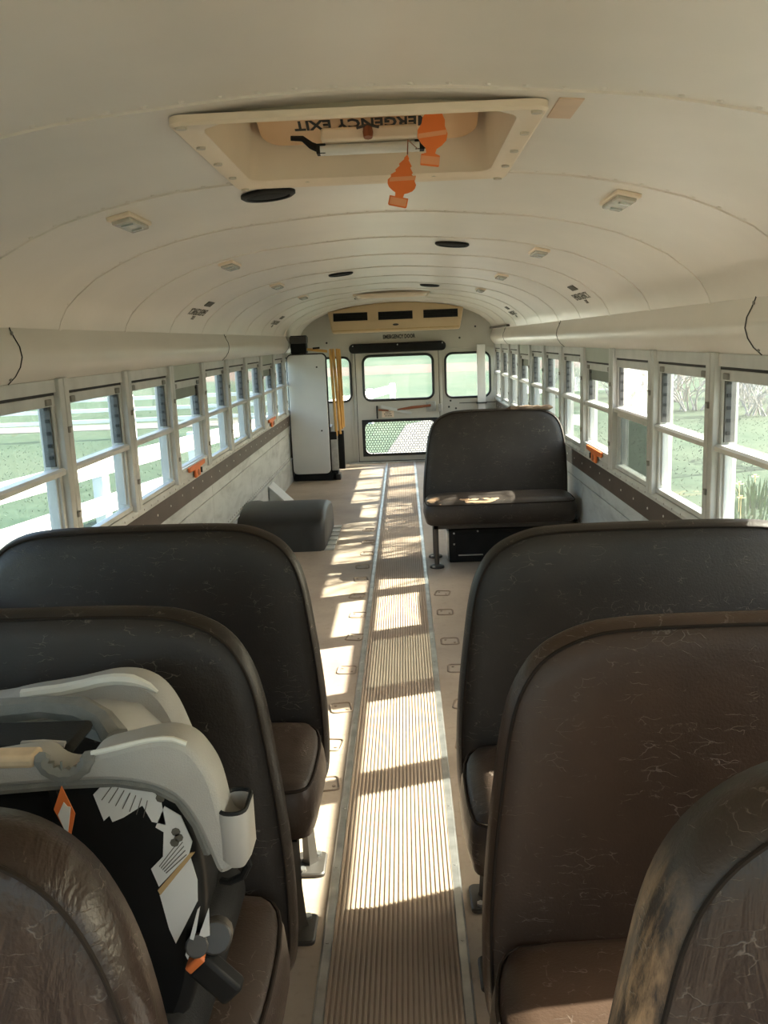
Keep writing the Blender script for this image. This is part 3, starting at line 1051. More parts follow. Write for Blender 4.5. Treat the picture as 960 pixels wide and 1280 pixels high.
def bench(s, ytop, label, vin, cush, out, th=.060, recline=.10, boxing=None, zt=.935, legy=(.19, .53), group='brown vinyl bench seats', round_leg=False, rim=.012):
    """bench seat facing the front of the bus; ytop = rear face of the backrest at its top"""
    base = thing('bench_seat', label, 'seat', (s * .63, ytop - .25, 0), group)
    O = chaikin(out, 2)
    O = [(s * x, z) for x, z in O]
    sh = lambda z: -(zt - z) * recline
    def ring(p, y, bulge=0):
        return [(q[0], ytop + y + sh(q[1]), q[1]) for q in p]
    front = -th
    b = MB()
    R = [ring(toward(O, .8), front - .020), ring(toward(O, .55), front - .018), ring(toward(O, .3), front - .013), ring(inset(O, .05), front - .008), ring(inset(O, rim), front - .002),
         ring(inset(O, .002), front + .010), ring(inset(O, -.004), front * .55), ring(inset(O, .002), -.014), ring(inset(O, .016), -.003), ring(inset(O, .06), .002), ring(toward(O, .5), .006)]
    n = len(O)
    mats = [vin] if boxing is None else [vin, boxing]
    for i in range(len(R) - 1):
        b.rings([R[i], R[i + 1]], 1 if (boxing and i >= 4 and i <= 7) else 0, False, False)
    b.add(R[0], [tuple(range(n))], 0)
    b.add(R[-1], [tuple(range(n))], 0)
    # weld
    me_o = b.build('backrest', mats, base, smooth=60)
    bm = bmesh.new()
    bm.from_mesh(me_o.data)
    bmesh.ops.remove_doubles(bm, verts=bm.verts, dist=1e-5)
    bmesh.ops.recalc_face_normals(bm, faces=bm.faces)
    bm.to_mesh(me_o.data)
    bm.free()
    MB().loop_tube([(q[0], ytop + front - .003 + sh(q[1]), q[1]) for q in inset(O, rim - .003)], .0030, 6).build('piping', 'piping', me_o)
    # cushion
    yb = ytop - th + sh(.42) + .01
    ya = yb - .40
    C = [(s * x, y) for x, y in chaikin([(.165, ya + .06), (.19, ya + .005), (.30, ya), (1.02, ya), (1.085, ya + .02), (1.10, ya + .10), (1.10, yb - .06), (1.05, yb), (.25, yb), (.167, yb - .06)], 2)]
    c = MB()
    z0, z1 = .275, .425
    cr = [(.03, z0), (.008, z0 + .012), (-.004, z0 + .06), (0, z0 + .10), (.010, z1 - .022), (.022, z1 - .008)]
    RR = [[(p[0], p[1], z) for p in inset(C, d)] for d, z in cr] + [[(p[0], p[1], z1) for p in toward(inset(C, .022), .10)], [(p[0], p[1], z1 + .004) for p in toward(inset(C, .022), .25)]] + [[(p[0], p[1], z1 + .008) for p in toward(C, .45)], [(p[0], p[1], z1 + .010) for p in toward(C, .8)]]
    c.rings(RR)
    cu = c.build('cushion', cush, base, smooth=60)
    MB().loop_tube([(p[0], p[1], z1 - .020) for p in inset(C, .009)], .0038, 6).build('cushion_seam', 'piping', cu)
    # frame rails under the cushion, legs on the aisle side, wall bracket
    f = MB()
    f.box(s * .22, s * 1.10, ya + .07, ya + .10, .245, .275)
    f.box(s * .22, s * 1.10, yb - .06, yb - .03, .245, .275)
    f.box(s * .22, s * .25, ya + .07, yb - .03, .245, .275)
    f.box(s * 1.07, s * 1.11, ya + .07, yb - .03, .225, .275)
    f.build('seat_frame', 'dark_steel', base, bevel=.003)
    for yl in (ya + .085, yb - .045):
        lg = MB()
        if round_leg:
            lg.tube([(s * .235, yl, .245), (s * .235, yl, .015)], .015, 10)
        else:
            lg.tube([(s * .235, yl, .25), (s * .235, yl, .12), (s * .233, yl + .006, .02), (s * .233, yl + .006, .008)], [.016, .016, .020, .024], 4)
        leg = lg.build('leg', 'dark_steel', base, smooth=30)
        fp = MB()
        if round_leg:
            fp.tube([(s * .235, yl, .0), (s * .235, yl, .012), (s * .235, yl, .02)], [.045, .043, .02], 16)
        else:
            fp.rings([[(s * .232 + p[0], yl + p[1], z) for p in inset(rrect(-.042, .042, -.055, .055, .014, 3), d)] for d, z in ((0, 0), (0, .008), (.004, .011))])
        fo = fp.build('foot_plate', 'dark_steel', leg)
        bt = MB()
        for dy in (-.036, .036):
            bt.disc((s * .232 + .018 * (1 if dy > 0 else -1), yl + dy, .010), .010, .008, 6)
        bt.build('foot_bolts', 'steel', fo, kind='stuff')
    return base, me_o, cu, O, (ya, yb, z1)

B = {}
B['L1'] = bench(-1, 1.575, 'dark brown vinyl bench seat on the left that carries the grey child car seat', 'vinyl_dark', 'vinyl_cushion', outline_std(), boxing=None)
B['L2'] = bench(-1, 2.315, 'left dark brown bench seat just behind the one carrying the child car seat', 'vinyl_dark', 'vinyl_cushion', outline_std())
B['R1'] = bench(1, 1.425, 'warm brown creased vinyl bench seat, second from the front on the right', 'vinyl_brown', 'vinyl_brown', outline_std(), boxing=None)
B['R2'] = bench(1, 2.150, 'dark bench seat on the right between the warm brown one and the torn one', 'vinyl_far', 'vinyl_cushion', outline_std())
far = bench(1, 5.74, 'lone grey brown bench seat towards the rear with torn cushion showing tan foam', 'vinyl_far', 'vinyl_far', outline_std(), round_leg=True)
nl = bench(-1, .855, 'nearest left bench seat, glossy wrinkled brown vinyl back in the bottom left corner', 'vinyl_near', 'vinyl_near', outline_near(-1), zt=.945, recline=.06, th=.095, rim=.012)
nr_ = bench(1, .855, 'nearest right bench seat with scuffed tan edge in the bottom right corner', 'vinyl_near', 'vinyl_near', outline_near(1), zt=.985, recline=.06, th=.105, boxing='boxing_worn', rim=.02)

# two tan patches paint sunlight on the far cushion; frayed strip on the back's top
fb, fback, fcush, fO, (fya, fyb, fz1) = far
def sun_patch(poly, ztop, seed):
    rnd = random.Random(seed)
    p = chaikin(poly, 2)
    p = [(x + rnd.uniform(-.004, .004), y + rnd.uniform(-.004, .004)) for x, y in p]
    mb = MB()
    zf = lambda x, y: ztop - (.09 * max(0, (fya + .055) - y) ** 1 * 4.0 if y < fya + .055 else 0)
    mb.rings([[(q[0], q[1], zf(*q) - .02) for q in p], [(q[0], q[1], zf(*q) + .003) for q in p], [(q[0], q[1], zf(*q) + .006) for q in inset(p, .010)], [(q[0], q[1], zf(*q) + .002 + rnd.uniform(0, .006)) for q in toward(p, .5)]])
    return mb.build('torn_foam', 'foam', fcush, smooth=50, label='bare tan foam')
sun_patch([(.178, fya + .09), (.20, fya + .035), (.27, fya + .015), (.335, fya + .03), (.34, fya + .09), (.31, fya + .17), (.22, fya + .18)], fz1 - .004, 1)
sun_patch([(.375, fya + .03), (.46, fya + .015), (.58, fya + .012), (.63, fya + .05), (.64, fya + .13), (.60, fya + .20), (.50, fya + .215), (.44, fya + .19), (.36, fya + .20)], fz1 + .001, 2)
mb = MB()
pts = []
for i in range(13):
    x = .72 + .30 * i / 12
    pts.append((x, 5.74 - .045 + random.uniform(-.004, .004), .938 + random.uniform(-.002, .003)))
mb.tube(pts, [.004] + [.017 + random.uniform(-.005, .004) for _ in range(11)] + [.004], 8)
mb.build('frayed_edge', 'frayed', fback, label='frayed tan strip')

# ------------------------------------------------------------------ child car seat on the front left bench
cs = thing('child_car_seat', 'grey padded child car seat with black shell standing on the front left bench', 'car seat', (-.45, 1.2, .43))
near_o = [(-.80, .880), (-.60, .892), (-.448, .915), (-.40, .921), (-.384, .900), (-.352, .898), (-.335, .930), (-.30, .938), (-.262, .947), (-.235, .948), (-.212, .938), (-.196, .915), (-.186, .885), (-.180, .845), (-.176, .812), (-.158, .800), (-.150, .785), (-.156, .762), (-.176, .746), (-.190, .744), (-.198, .77), (-.212, .815), (-.232, .850), (-.262, .868), (-.310, .877), (-.372, .876), (-.50, .868), (-.80, .845)]
def pad(name, o, y0, y1, mat, parent, r=.012):
    mb = MB()
    L_ = [[(p[0], y0, p[1]) for p in inset(o, r)], [(p[0], y0 + r * .3 * (1 if y1 > y0 else -1), p[1]) for p in inset(o, r * .3)], [(p[0], y0 + r * (1 if y1 > y0 else -1), p[1]) for p in o],
          [(p[0], y1 - r * (1 if y1 > y0 else -1), p[1]) for p in o], [(p[0], y1, p[1]) for p in inset(o, r)]]
    mb.rings(L_, 0, False, False)
    mb.tess_cap(L_[0], inset(o, r))
    mb.tess_cap(L_[-1], inset(o, r))
    return mb.build(name, mat, parent, smooth=50)
def dense(o, n=2):
    return chaikin(o, n)
near_o = [(x, z - .018 if z > .90 and x > -.36 else z - .010 if z > .88 else z) for x, z in near_o]
na = dense(near_o)
pad('near_side_pad', na, 1.0, 1.06, 'cs_grey', cs, .008)
top_line = chaikin([(-.335, .912), (-.30, .920), (-.262, .929), (-.235, .930), (-.214, .920), (-.214, .920), (-.235, .930), (-.262, .929), (-.30, .920)], 1)[:10]
top_line = [(-.335, .913), (-.315, .917), (-.30, .9205), (-.28, .925), (-.262, .9285), (-.245, .930), (-.232, .929), (-.216, .922)]
MB().tube([(x, 1.004, z) for x, z in top_line], .0035, 6).build('edge_piping', 'cs_piping', cs, label='pale piping')
MB().tube([(x, .999, z) for x, z in ((-.372, .906), (-.372, .876))], .0015, 5).build('seam', 'cs_grey_dark', cs)
# gathered hem under the near pad
MB().tube([(x, 1.01, z - .004) for x, z in ((-.60, .860), (-.50, .868), (-.372, .876), (-.310, .877), (-.262, .868), (-.232, .850), (-.212, .815), (-.200, .775))], .008, 6).build('gathered_hem', 'cs_grey_dark', cs)
MB().box(-.60, -.405, .997, 1.03, .897, .914).build('beige_binding', 'beige', cs, bevel=.006)
# ruffle of the harness opening
mb = MB()
pts = []
for i in range(15):
    a = pi + pi * i / 14
    pts.append((-.368 + .030 * cos(a), 1.0 + .004 * (i % 2), .912 + .026 * sin(a)))
mb.tube(pts, [.008 + .003 * (i % 2) for i in range(15)], 6)
mb.build('opening_ruffle', 'cs_grey_dark', cs)
far_o = [(-.80, .845), (-.62, .855), (-.575, .866), (-.509, .874), (-.47, .881), (-.435, .889), (-.405, .890), (-.380, .885), (-.352, .868), (-.330, .835), (-.315, .79), (-.30, .74), (-.34, .76), (-.40, .80), (-.80, .76)]
far_o = [(x, z - .010) for x, z in far_o]
pad('far_side_pad', dense(far_o), 1.40, 1.34, 'cs_grey', cs, .010)
MB().tube([(x, 1.345, z - .012) for x, z in ((-.575, .866), (-.54, .870), (-.509, .873), (-.47, .880), (-.45, .885), (-.435, .887), (-.42, .8885), (-.405, .888), (-.392, .886), (-.380, .882), (-.365, .875), (-.352, .864))], [.010] * 9 + [.008, .006, .003], 8).build('edge_piping', 'cs_piping', cs, label='pale ribbed piping')
# headrest hem and black shell between the pads
mb = MB()
pts = [(-.66, 1.27, .852), (-.58, 1.262, .862), (-.50, 1.255, .870), (-.44, 1.245, .868), (-.40, 1.225, .858), (-.375, 1.20, .84)]
mb.tube(pts, [.018 + .003 * (i % 2) for i in range(6)], 8)
mb.build('gathered_hem', 'cs_grey_dark', cs)
sp = MB()
# sloping inner cover between the far pad and the opening
A = [(-.80, 1.36, .80), (-.58, 1.36, .825), (-.44, 1.36, .845), (-.38, 1.36, .835), (-.34, 1.36, .79)]
Bq = [(-.80, 1.268, .833), (-.58, 1.262, .843), (-.46, 1.245, .852), (-.40, 1.222, .842), (-.365, 1.19, .825)]
sp.add(A + Bq + [(p[0], p[1], p[2] - .02) for p in A] + [(p[0], p[1], p[2] - .02) for p in Bq],
       [(i, i + 1, 6 + i, 5 + i) for i in range(4)] + [(10 + i, 15 + i, 16 + i, 11 + i) for i in range(4)] + [(0, 5, 15, 10), (4, 14, 19, 9)] + [(i, 10 + i, 11 + i, i + 1) for i in range(4)] + [(5 + i, 6 + i, 16 + i, 15 + i) for i in range(4)])
sp.build('inner_cover', 'cs_grey', cs, smooth=60)
shell_o = [(-.80, .850), (-.45, .862), (-.31, .866), (-.262, .850), (-.236, .80), (-.224, .74), (-.222, .68), (-.228, .62), (-.235, .56), (-.26, .50), (-.30, .445), (-.80, .437)]
pad('shell', dense(shell_o), 1.03, 1.09, 'black', cs, .02)
pad('seat_tub', dense([(-.80, .76), (-.40, .76), (-.31, .74), (-.27, .68), (-.26, .56), (-.30, .45), (-.80, .437)]), 1.09, 1.33, 'black', cs, .02)
MB().box(-.60, -.40, 1.10, 1.19, .862, .878).build('inner_liner', 'black_soft', cs, bevel=.01)
MB().tube([(-.47, 1.105, .880), (-.44, 1.105, .881), (-.41, 1.105, .878)], .005, 6).build('liner_bar', 'cs_plastic', cs)
# base
pad('base', dense([(-.80, .434), (-.32, .434), (-.255, .436), (-.24, .455), (-.245, .50), (-.28, .53), (-.80, .53)]), .985, 1.40, 'black_soft', cs, .015)
# cup holder on the end of the near pad
ch = MB()
c0 = rrect(-.186, -.147, .995, 1.065, .017, 4)
ch.rings([[(p[0], p[1], .752) for p in inset(c0, .008)], [(p[0], p[1], .765) for p in c0], [(p[0], p[1], .826) for p in c0], [(p[0], p[1], .830) for p in inset(c0, .002)], [(p[0], p[1], .826) for p in inset(c0, .005)], [(p[0], p[1], .79) for p in inset(c0, .007)]])
ch.build('cup_holder', 'cs_plastic', cs, smooth=50)
MB().loop_tube([(p[0], p[1], .829) for p in inset(c0, .003)], .003, 6).build('cup_holder_rim', 'black', cs)
# white warning labels on the shell
def label_sheet(pts, y, mat='white'):
    mb = MB()
    mb.prism(pts, 1, y - .0015, y)
    return mb.build('warning_label', mat, cs, smooth=0, label='torn white warning label')
l1 = label_sheet([(-.348, .845), (-.325, .868), (-.278, .856), (-.262, .835), (-.258, .80), (-.276, .805), (-.286, .828), (-.312, .812), (-.327, .806), (-.330, .815), (-.338, .808)], 1.0285)
l2 = label_sheet([(-.258, .826), (-.238, .812), (-.226, .775), (-.232, .757), (-.275, .712), (-.283, .738), (-.266, .755), (-.262, .79), (-.272, .797)], 1.0285)
l3 = label_sheet([(-.230, .752), (-.224, .72), (-.226, .69), (-.245, .655), (-.260, .628), (-.267, .650), (-.275, .700)], 1.0285)
MB().prism([(-.231, .759), (-.224, .760), (-.274, .700), (-.277, .707)], 1, 1.0265, 1.029).build('label_band', 'yellow_edge', cs, smooth=0)
t = MB()
for i in range(7):
    u = i / 7
    t.prism([(-.338 + .06 * u, .838 - .030 * u), (-.322 + .05 * u, .858 - .026 * u), (-.3212 + .05 * u, .857 - .026 * u), (-.3372 + .06 * u, .837 - .030 * u)], 1, 1.0262, 1.027)
for i in range(5):
    u = i / 5
    t.prism([(-.272 + .01 * u, .742 - .012 * u), (-.240 + .006 * u, .782 - .03 * u), (-.2395 + .006 * u, .781 - .03 * u), (-.2715 + .01 * u, .741 - .012 * u)], 1, 1.0262, 1.027)
for cx_, cz_ in ((-.246, .790), (-.243, .782), (-.249, .775), (-.262, .838)):
    t.disc((cx_, 1.0272, cz_), .006, -.001, 8, 1)
t.build('label_print', 'ink_faded', cs, kind='stuff')
# orange and white diamond label hanging below the pad
MB().prism([(-.388, .842), (-.375, .873), (-.362, .835), (-.372, .800)], 1, .998, 1.0).build('diamond_label', 'orange_red', cs, smooth=0, label='orange diamond label with white centre')
MB().prism([(-.383, .835), (-.374, .852), (-.370, .846), (-.366, .845), (-.374, .806)], 1, .9965, .998).build('label_centre', 'white', cs, smooth=0)
MB().prism([(-.40, .868), (-.39, .868), (-.376, .77), (-.362, .70), (-.375, .70), (-.388, .77)], 1, 1.012, 1.022).build('harness_strap', 'black_soft', cs, smooth=0)
# white paper tabs, grey knob, belt buckle, release tab
MB().prism([(-.222, .690), (-.218, .695), (-.226, .66), (-.240, .618), (-.243, .625)], 1, 1.008, 1.0095).build('paper_tab', 'white', cs, smooth=0)
MB().prism([(-.208, .690), (-.210, .650), (-.226, .645)], 1, 1.012, 1.0135).build('paper_tab', 'white', cs, smooth=0)
mb = MB()
mb.tube([(-.205, 1.02, .64), (-.212, 1.06, .62)], [.022, .022], 14)
mb.build('adjuster_knob', 'dark_steel', cs, bevel=.003)
mb = MB()
mb.tube([(-.226, 1.005, .640), (-.232, 1.03, .625)], [.015, .014], 14)
mb.build('buckle_shield', 'dark_steel', cs, bevel=.002)
bd = Vector((.05, -.01, -.055)).normalized()
bk = MB().obox((-.206, 1.015, .588), (.068, .028, .036), (0, radians(47), 0)).build('belt_buckle', 'black', cs, bevel=.006)
MB().obox((-.2285, 1.013, .6125), (.016, .022, .030), (0, radians(47), 0)).build('buckle_button', 'orange_red', bk, bevel=.003)
MB().obox((-.235, .983, .500), (.026, .004, .012), (0, radians(-30), 0)).build('release_tab', 'orange_red', cs, bevel=.001)
MB().tube([(-.165, 1.05, .748), (-.162, 1.06, .72), (-.172, 1.065, .70), (-.192, 1.07, .688), (-.205, 1.08, .684)], .005, 8).build('cord_loop', 'black_soft', cs)
MB().tube([(-.19, .99, .50), (-.195, .982, .47), (-.215, .98, .452), (-.225, .98, .43)], .005, 6).build('base_trim', 'steel', cs)

# ------------------------------------------------------------------ ceiling hatches
def hatch(x0, x1, y0, y1, oy0, oy1, label, detail):
    h = thing('roof_hatch', label, 'hatch', (0, (y0 + y1) / 2, 1.80), 'roof escape hatches')
    ox0, ox1 = x0 + .045, x1 - .045
    # frame following the ceiling curve: rounded ring
    O = rrect(x0, x1, y0, y1, .022, 4)
    I = rrect(ox0, ox1, oy0, oy1, .07, 4)
    mb = MB()
    zz = lambda p: zc(p[0]) - .0015
    loops = [[(p[0], p[1], zz(p)) for p in O], [(p[0], p[1], zz(p) - .012) for p in O], [(p[0], p[1], zz(p) - .017) for p in inset(O, .006)], [(p[0], p[1], zz(p) - .017) for p in inset(I, -.010)], [(p[0], p[1], zz(p) - .010) for p in I], [(p[0], p[1], 1.83) for p in inset(I, .004)],
             [(p[0], p[1], 1.90) for p in inset(I, .012)], [(p[0], p[1], 1.972) for p in inset(I, .020)]]
    mb.rings(loops, 0, False, False)
    f = mb.build('hatch_frame', 'hatch', h, smooth=40)
    sc = MB()
    for i in range(5):
        for p in ((x0 + .022 + (x1 - x0 - .044) * i / 4, y0 + .018), (x0 + .022 + (x1 - x0 - .044) * i / 4, y1 - .014), (x0 + .020, y0 + .018 + (y1 - y0 - .03) * i / 4), (x1 - .020, y0 + .018 + (y1 - y0 - .03) * i / 4)):
            sc.disc((p[0], p[1], zz(p) - .016), .009, -.005, 8)
    sc.build('frame_screws', 'hatch_screw', f, kind='stuff')
    I2 = inset(I, .0)
    lid = MB()
    lid.rings([[(p[0], p[1], 1.978) for p in inset(I2, -.02)], [(p[0], p[1], 1.966) for p in inset(I2, .0)], [(p[0], p[1], 1.962) for p in inset(I2, .035)], [(p[0], p[1], 1.960) for p in toward(I2, .5)]])
    lo = lid.build('hatch_lid', 'lid', h, smooth=40)
    if not detail:
        return h
    pn = rrect(-.250, .260, 0, .25, .05, 5)
    SL = radians(20)
    T3 = lambda p, d: (p[0], 2.245 - p[1] * cos(SL) - d * sin(SL), 1.868 + p[1] * sin(SL) - d * cos(SL))
    pm = MB().rings([[T3(p, -.03) for p in pn], [T3(p, -.004) for p in pn], [T3(p, 0) for p in inset(pn, .005)]])
    po_ = pm.build('lid_panel', 'lid', lo, smooth=40)
    ydir = Vector((0, cos(SL), -sin(SL)))
    text_mesh('EMERGENCY EXIT', .050, 'ink', 'lid_lettering', frame_m(T3((.004, .085), .0012), (-1, 0, 0), ydir), lo, .84, .0012)
    # padded lever block, tube, brackets, red knob
    MB().box(-.100, .118, 2.10, 2.165, 1.845, 1.875).build('handle_block', 'hatch', h, bevel=.006)
    MB().tube([(-.104, 2.125, 1.832), (.122, 2.125, 1.832)], .0125, 12).build('handle_tube', 'white', h)
    for s in (-1, 1):
        MB().obox((s * .112 + .01, 2.13, 1.834), (.022, .03, .022)).build('handle_clip', 'black', h, bevel=.002)
    MB().tube([(-.100, 2.13, 1.833), (-.125, 2.135, 1.845), (-.145, 2.14, 1.862), (-.172, 2.14, 1.864)], [.010, .009, .007, .006], 6).build('handle_arm', 'black', h)
    MB().tube([(.125, 2.13, 1.833), (.145, 2.135, 1.835), (.163, 2.14, 1.842)], [.008, .007, .006], 6).build('handle_arm', 'black', h)
    MB().tube([(.007, 2.092, 1.868), (.007, 2.088, 1.858), (.007, 2.085, 1.846)], [.010, .012, .010], 10).build('lock_knob', 'red_brown', h)
    MB().tube([(-.018, 2.09, 1.868), (.0, 2.086, 1.872), (.014, 2.086, 1.872), (.032, 2.09, 1.868)], .003, 6).build('lock_spring', 'dark_steel', h)
    for s in (-1, 1):
        MB().obox((s * .245, 2.06, 1.925), (.03, .05, .03)).build('hinge', 'dark_steel', h, bevel=.004)
        ax, bx = (.15, .225) if s > 0 else (-.225, -.15)
        q = [T3(c_, .001) for c_ in ((ax, .165), (bx, .165), (bx, .20), (ax, .20))]
        MB().add(q + [(p[0], p[1], p[2] + .003) for p in q], [(0, 1, 2, 3), (7, 6, 5, 4), (0, 4, 5, 1), (1, 5, 6, 2), (2, 6, 7, 3), (3, 7, 4, 0)]) if False else None
        lb_ = MB()
        lb_.add(q + [(p[0], p[1], p[2] + .003) for p in q], [(0, 1, 2, 3), (7, 6, 5, 4), (0, 4, 5, 1), (1, 5, 6, 2), (2, 6, 7, 3), (3, 7, 4, 0)])
        lb_.build('lid_label', 'band', lo, smooth=0)
    return h
hatch(-.331, .337, 1.628, 2.305, H1[0], H1[1], 'large cream roof hatch overhead with EMERGENCY EXIT on its tan lid', True)
hatch(-.345, .318, 7.72, 8.24, H2[0], H2[1], 'small far roof hatch in the ceiling in front of the air conditioner', False)

# air fresheners: flat orange cards shaped like a fir tree, hung on threads from the hatch
def freshener(label, base, sc, rot, top, zhook):
    t = thing('air_freshener', label, 'air freshener', base, 'orange tree shaped air fresheners')
    half = [(0.0, 1.0), (.05, .93), (.045, .90), (.13, .80), (.11, .765), (.18, .68), (.16, .65), (.25, .58), (.24, .54), (.29, .47), (.28, .40), (.24, .34), (.16, .29), (.09, .26), (.08, .19), (.19, .19), (.19, .02), (.17, 0)]
    if top:
        half = [(.15, 1.12), (.17, 1.02), (.14, .90), (.20, .80), (.21, .70), (.27, .58), (.26, .46), (.19, .37), (.10, .30), (.08, .22), (.17, .19), (.17, .02), (.16, 0)]
    poly = half + [(-x, z) for x, z in reversed(half) if x > 0]
    R = Euler(rot).to_matrix()
    def T(x, y, z):
        return Vector(base) + R @ Vector((x * sc, y, z * sc))
    mb = MB()
    n = len(poly)
    vs = [T(x, -.001, z) for x, z in poly] + [T(x, .001, z) for x, z in poly]
    mb.add(vs, [(i, (i + 1) % n, n + (i + 1) % n, n + i) for i in range(n)] + [tuple(range(n)), tuple(range(n, 2 * n))[::-1]])
    mb.build('card', 'orange', t, smooth=0)
    for z0, z1, w0, tilt, nm in ((.50, .58, .25, .06, 'print_band'), (.03, .165, .165, 0, 'base_band')):
        b = MB()
        q = [(-w0, z0 - tilt), (w0, z0 + tilt), (w0, z1 + tilt), (-w0, z1 - tilt)]
        vs = [T(x, y, z) for y in (-.0018, .0018) for x, z in q]
        b.add(vs, [(3, 2, 1, 0), (4, 5, 6, 7), (0, 1, 5, 4), (1, 2, 6, 5), (2, 3, 7, 6), (3, 0, 4, 7)])
        b.build(nm, 'orange_pale', t, smooth=0)
    a = T(0, 0, 1.0)
    MB().tube([a, (a.x + .002, a.y + .01, (a.z + zhook[2]) / 2), zhook], .0012, 5).build('thread', 'red_brown', t)
    return t
freshener('larger orange tree shaped air freshener hanging from the roof hatch', (.132, 1.80, 1.728), .108, (0, radians(7), radians(6)), True, (.135, 2.05, 1.886))
freshener('smaller orange tree shaped air freshener hanging lower and further left', (.0665, 1.88, 1.667), .102, (0, radians(14), radians(-8)), False, (.118, 2.125, 1.825))

# ------------------------------------------------------------------ ceiling speakers and lamps
def spk(x, y, label):
    t = thing('ceiling_speaker', label, 'speaker', (x, y, zc(x)), 'black ceiling speakers')
    sl = (zc(x + .02) - zc(x - .02)) / .04
    def ring(r, d):
        return [(x + r * cos(2 * pi * k / 28), y + r * sin(2 * pi * k / 28), zc(x) + sl * r * cos(2 * pi * k / 28) - d) for k in range(28)]
    MB().rings([ring(.074, .001), ring(.074, .008), ring(.066, .013), ring(.060, .012), ring(.058, .006)], 0, False, False).build('speaker_rim', 'black', t, smooth=50)
    MB().rings([ring(.060, .003), ring(.056, .008), ring(.03, .011), ring(.008, .012)]).build('speaker_grille', 'black_soft', t, smooth=50)
for (x, y), d in zip(((-.281, 2.492), (.297, 3.96), (-.285, 5.409), (.289, 6.88), (-.290, 8.35)),
                     ('round black ceiling speaker beside the large roof hatch, nearest of five', 'round black ceiling speaker on the right side, second from the front', 'round black ceiling speaker on the left side, third from the front', 'round black ceiling speaker on the right side, fourth from the front', 'round black ceiling speaker furthest back on the left near the air conditioner')):
    spk(x, y, d)
ORD = ('nearest', 'second', 'third', 'fourth')
for s, nm in ((-1, 'left'), (1, 'right')):
    for i, y in enumerate((2.495, 3.92, 5.38, 6.78)):
        t = thing('ceiling_lamp', 'small square ceiling lamp on the %s side, %s' % (nm, 'nearest of its row' if i == 0 else '%s from the front' % ORD[i]), 'lamp', (s * .665, y, zc(.665)), 'small square ceiling lamps')
        a = atan2(zc(.665 + .03) - zc(.665 - .03), .06)
        R = Euler((0, -a * s, 0))
        c = Vector((s * .665, y, zc(.665) - .006))
        MB().obox(c, (.066, .205, .012), R).build('lamp_rim', 'hatch', t, bevel=.003)
        l = MB().obox(c + R.to_matrix() @ Vector((0, 0, -.010)), (.052, .178, .012), R).build('lamp_lens', 'lens', t, bevel=.004)
        mb = MB()
        for dy in (-.055, .04):
            mb.obox(c + R.to_matrix() @ Vector((.004, dy, -.018)), (.03, .012, .006), R)
        mb.build('lamp_bulbs', 'steel', l, kind='stuff')

# ------------------------------------------------------------------ wheelchair lift folded at the left rear
wl = thing('wheelchair_lift', 'folded wheelchair lift with white platform and yellow handrails at the left rear', 'wheelchair lift', (-.85, 9.2, 0))
po = rrect(-1.105, -.708, .075, 1.292, .045, 6)
po = [(x + (.0 if x < -.9 else (-.012 + .012 * (z / 1.29) * 0)), z) for x, z in po]
MB().rings([[(p[0], 9.03, p[1]) for p in po], [(p[0], 9.004, p[1]) for p in po], [(p[0], 9.0, p[1]) for p in inset(po, .004)], [(p[0], 8.999, p[1]) for p in toward(po, .5)]]).build('platform', 'lift_white', wl, smooth=40)
po2 = inset(po, -.012)
MB().prism(po2, 1, 9.031, 9.055).build('platform_edge', 'black', wl)
MB().box(-1.10, -.66, 9.02, 9.40, 0, .075).build('lift_base', 'black', wl, bevel=.006)
MB().box(-1.08, -.70, 9.058, 9.36, .075, .55).build('pump_box', 'dark_steel', wl, bevel=.006)
MB().box(-1.065, -.905, 9.02, 9.16, 1.305, 1.485).build('tower_head', 'black', wl, bevel=.008)
MB().box(-1.070, -.900, 9.00, 9.18, 1.405, 1.475).build('tower_cap', 'dark_steel', wl, bevel=.008)
MB().box(-1.06, -.99, 9.058, 9.16, .55, 1.305).build('lift_tower', 'black', wl, bevel=.006)
MB().tube([(-.90, 9.03, 1.345), (-.80, 9.03, 1.332), (-.70, 9.06, 1.318)], .014, 8).build('cross_rail', 'yellow_foam', wl)
MB().tube([(-.84, 9.02, 1.352), (-.77, 9.02, 1.356)], .010, 8).build('rail_clamp', 'black', wl)
for a, b, c, d in ((-.668, 1.34, -.648, .455), (-.640, 1.34, -.610, .47), (-.604, 1.34, -.590, .52), (-.582, 1.335, -.575, .535)):
    MB().tube([(a, 9.05 + (a + .67) * .8, b), (a + .002, 9.05 + (a + .67) * .8, b - .05), (c, 9.07 + (a + .67) * .8, d + .04), (c + .003, 9.07 + (a + .67) * .8, d)], [.013, .0155, .0155, .013], 10).build('handrail', 'yellow_foam', wl)
MB().box(-.715, -.645, 9.04, 9.10, .05, .50).build('rail_hinge', 'black', wl, bevel=.006)
MB().box(-.640, -.575, 9.12, 9.17, .10, .50).build('rail_hinge', 'black', wl, bevel=.006)
MB().box(-.706, -.640, 9.03, 9.036, .10, .42).build('hinge_plate', 'steel', wl, bevel=.002)
MB().box(-.70, -.62, 9.02, 9.16, 0, .06).build('hinge_foot', 'dark_steel', wl, bevel=.004)
sc = MB()
for x, z in ((-.808, 1.165), (-.79, .52)):
    sc.disc((x, 8.999, z), .009, -.004, 8, 1)
sc.build('platform_screws', 'ink', wl, kind='stuff')

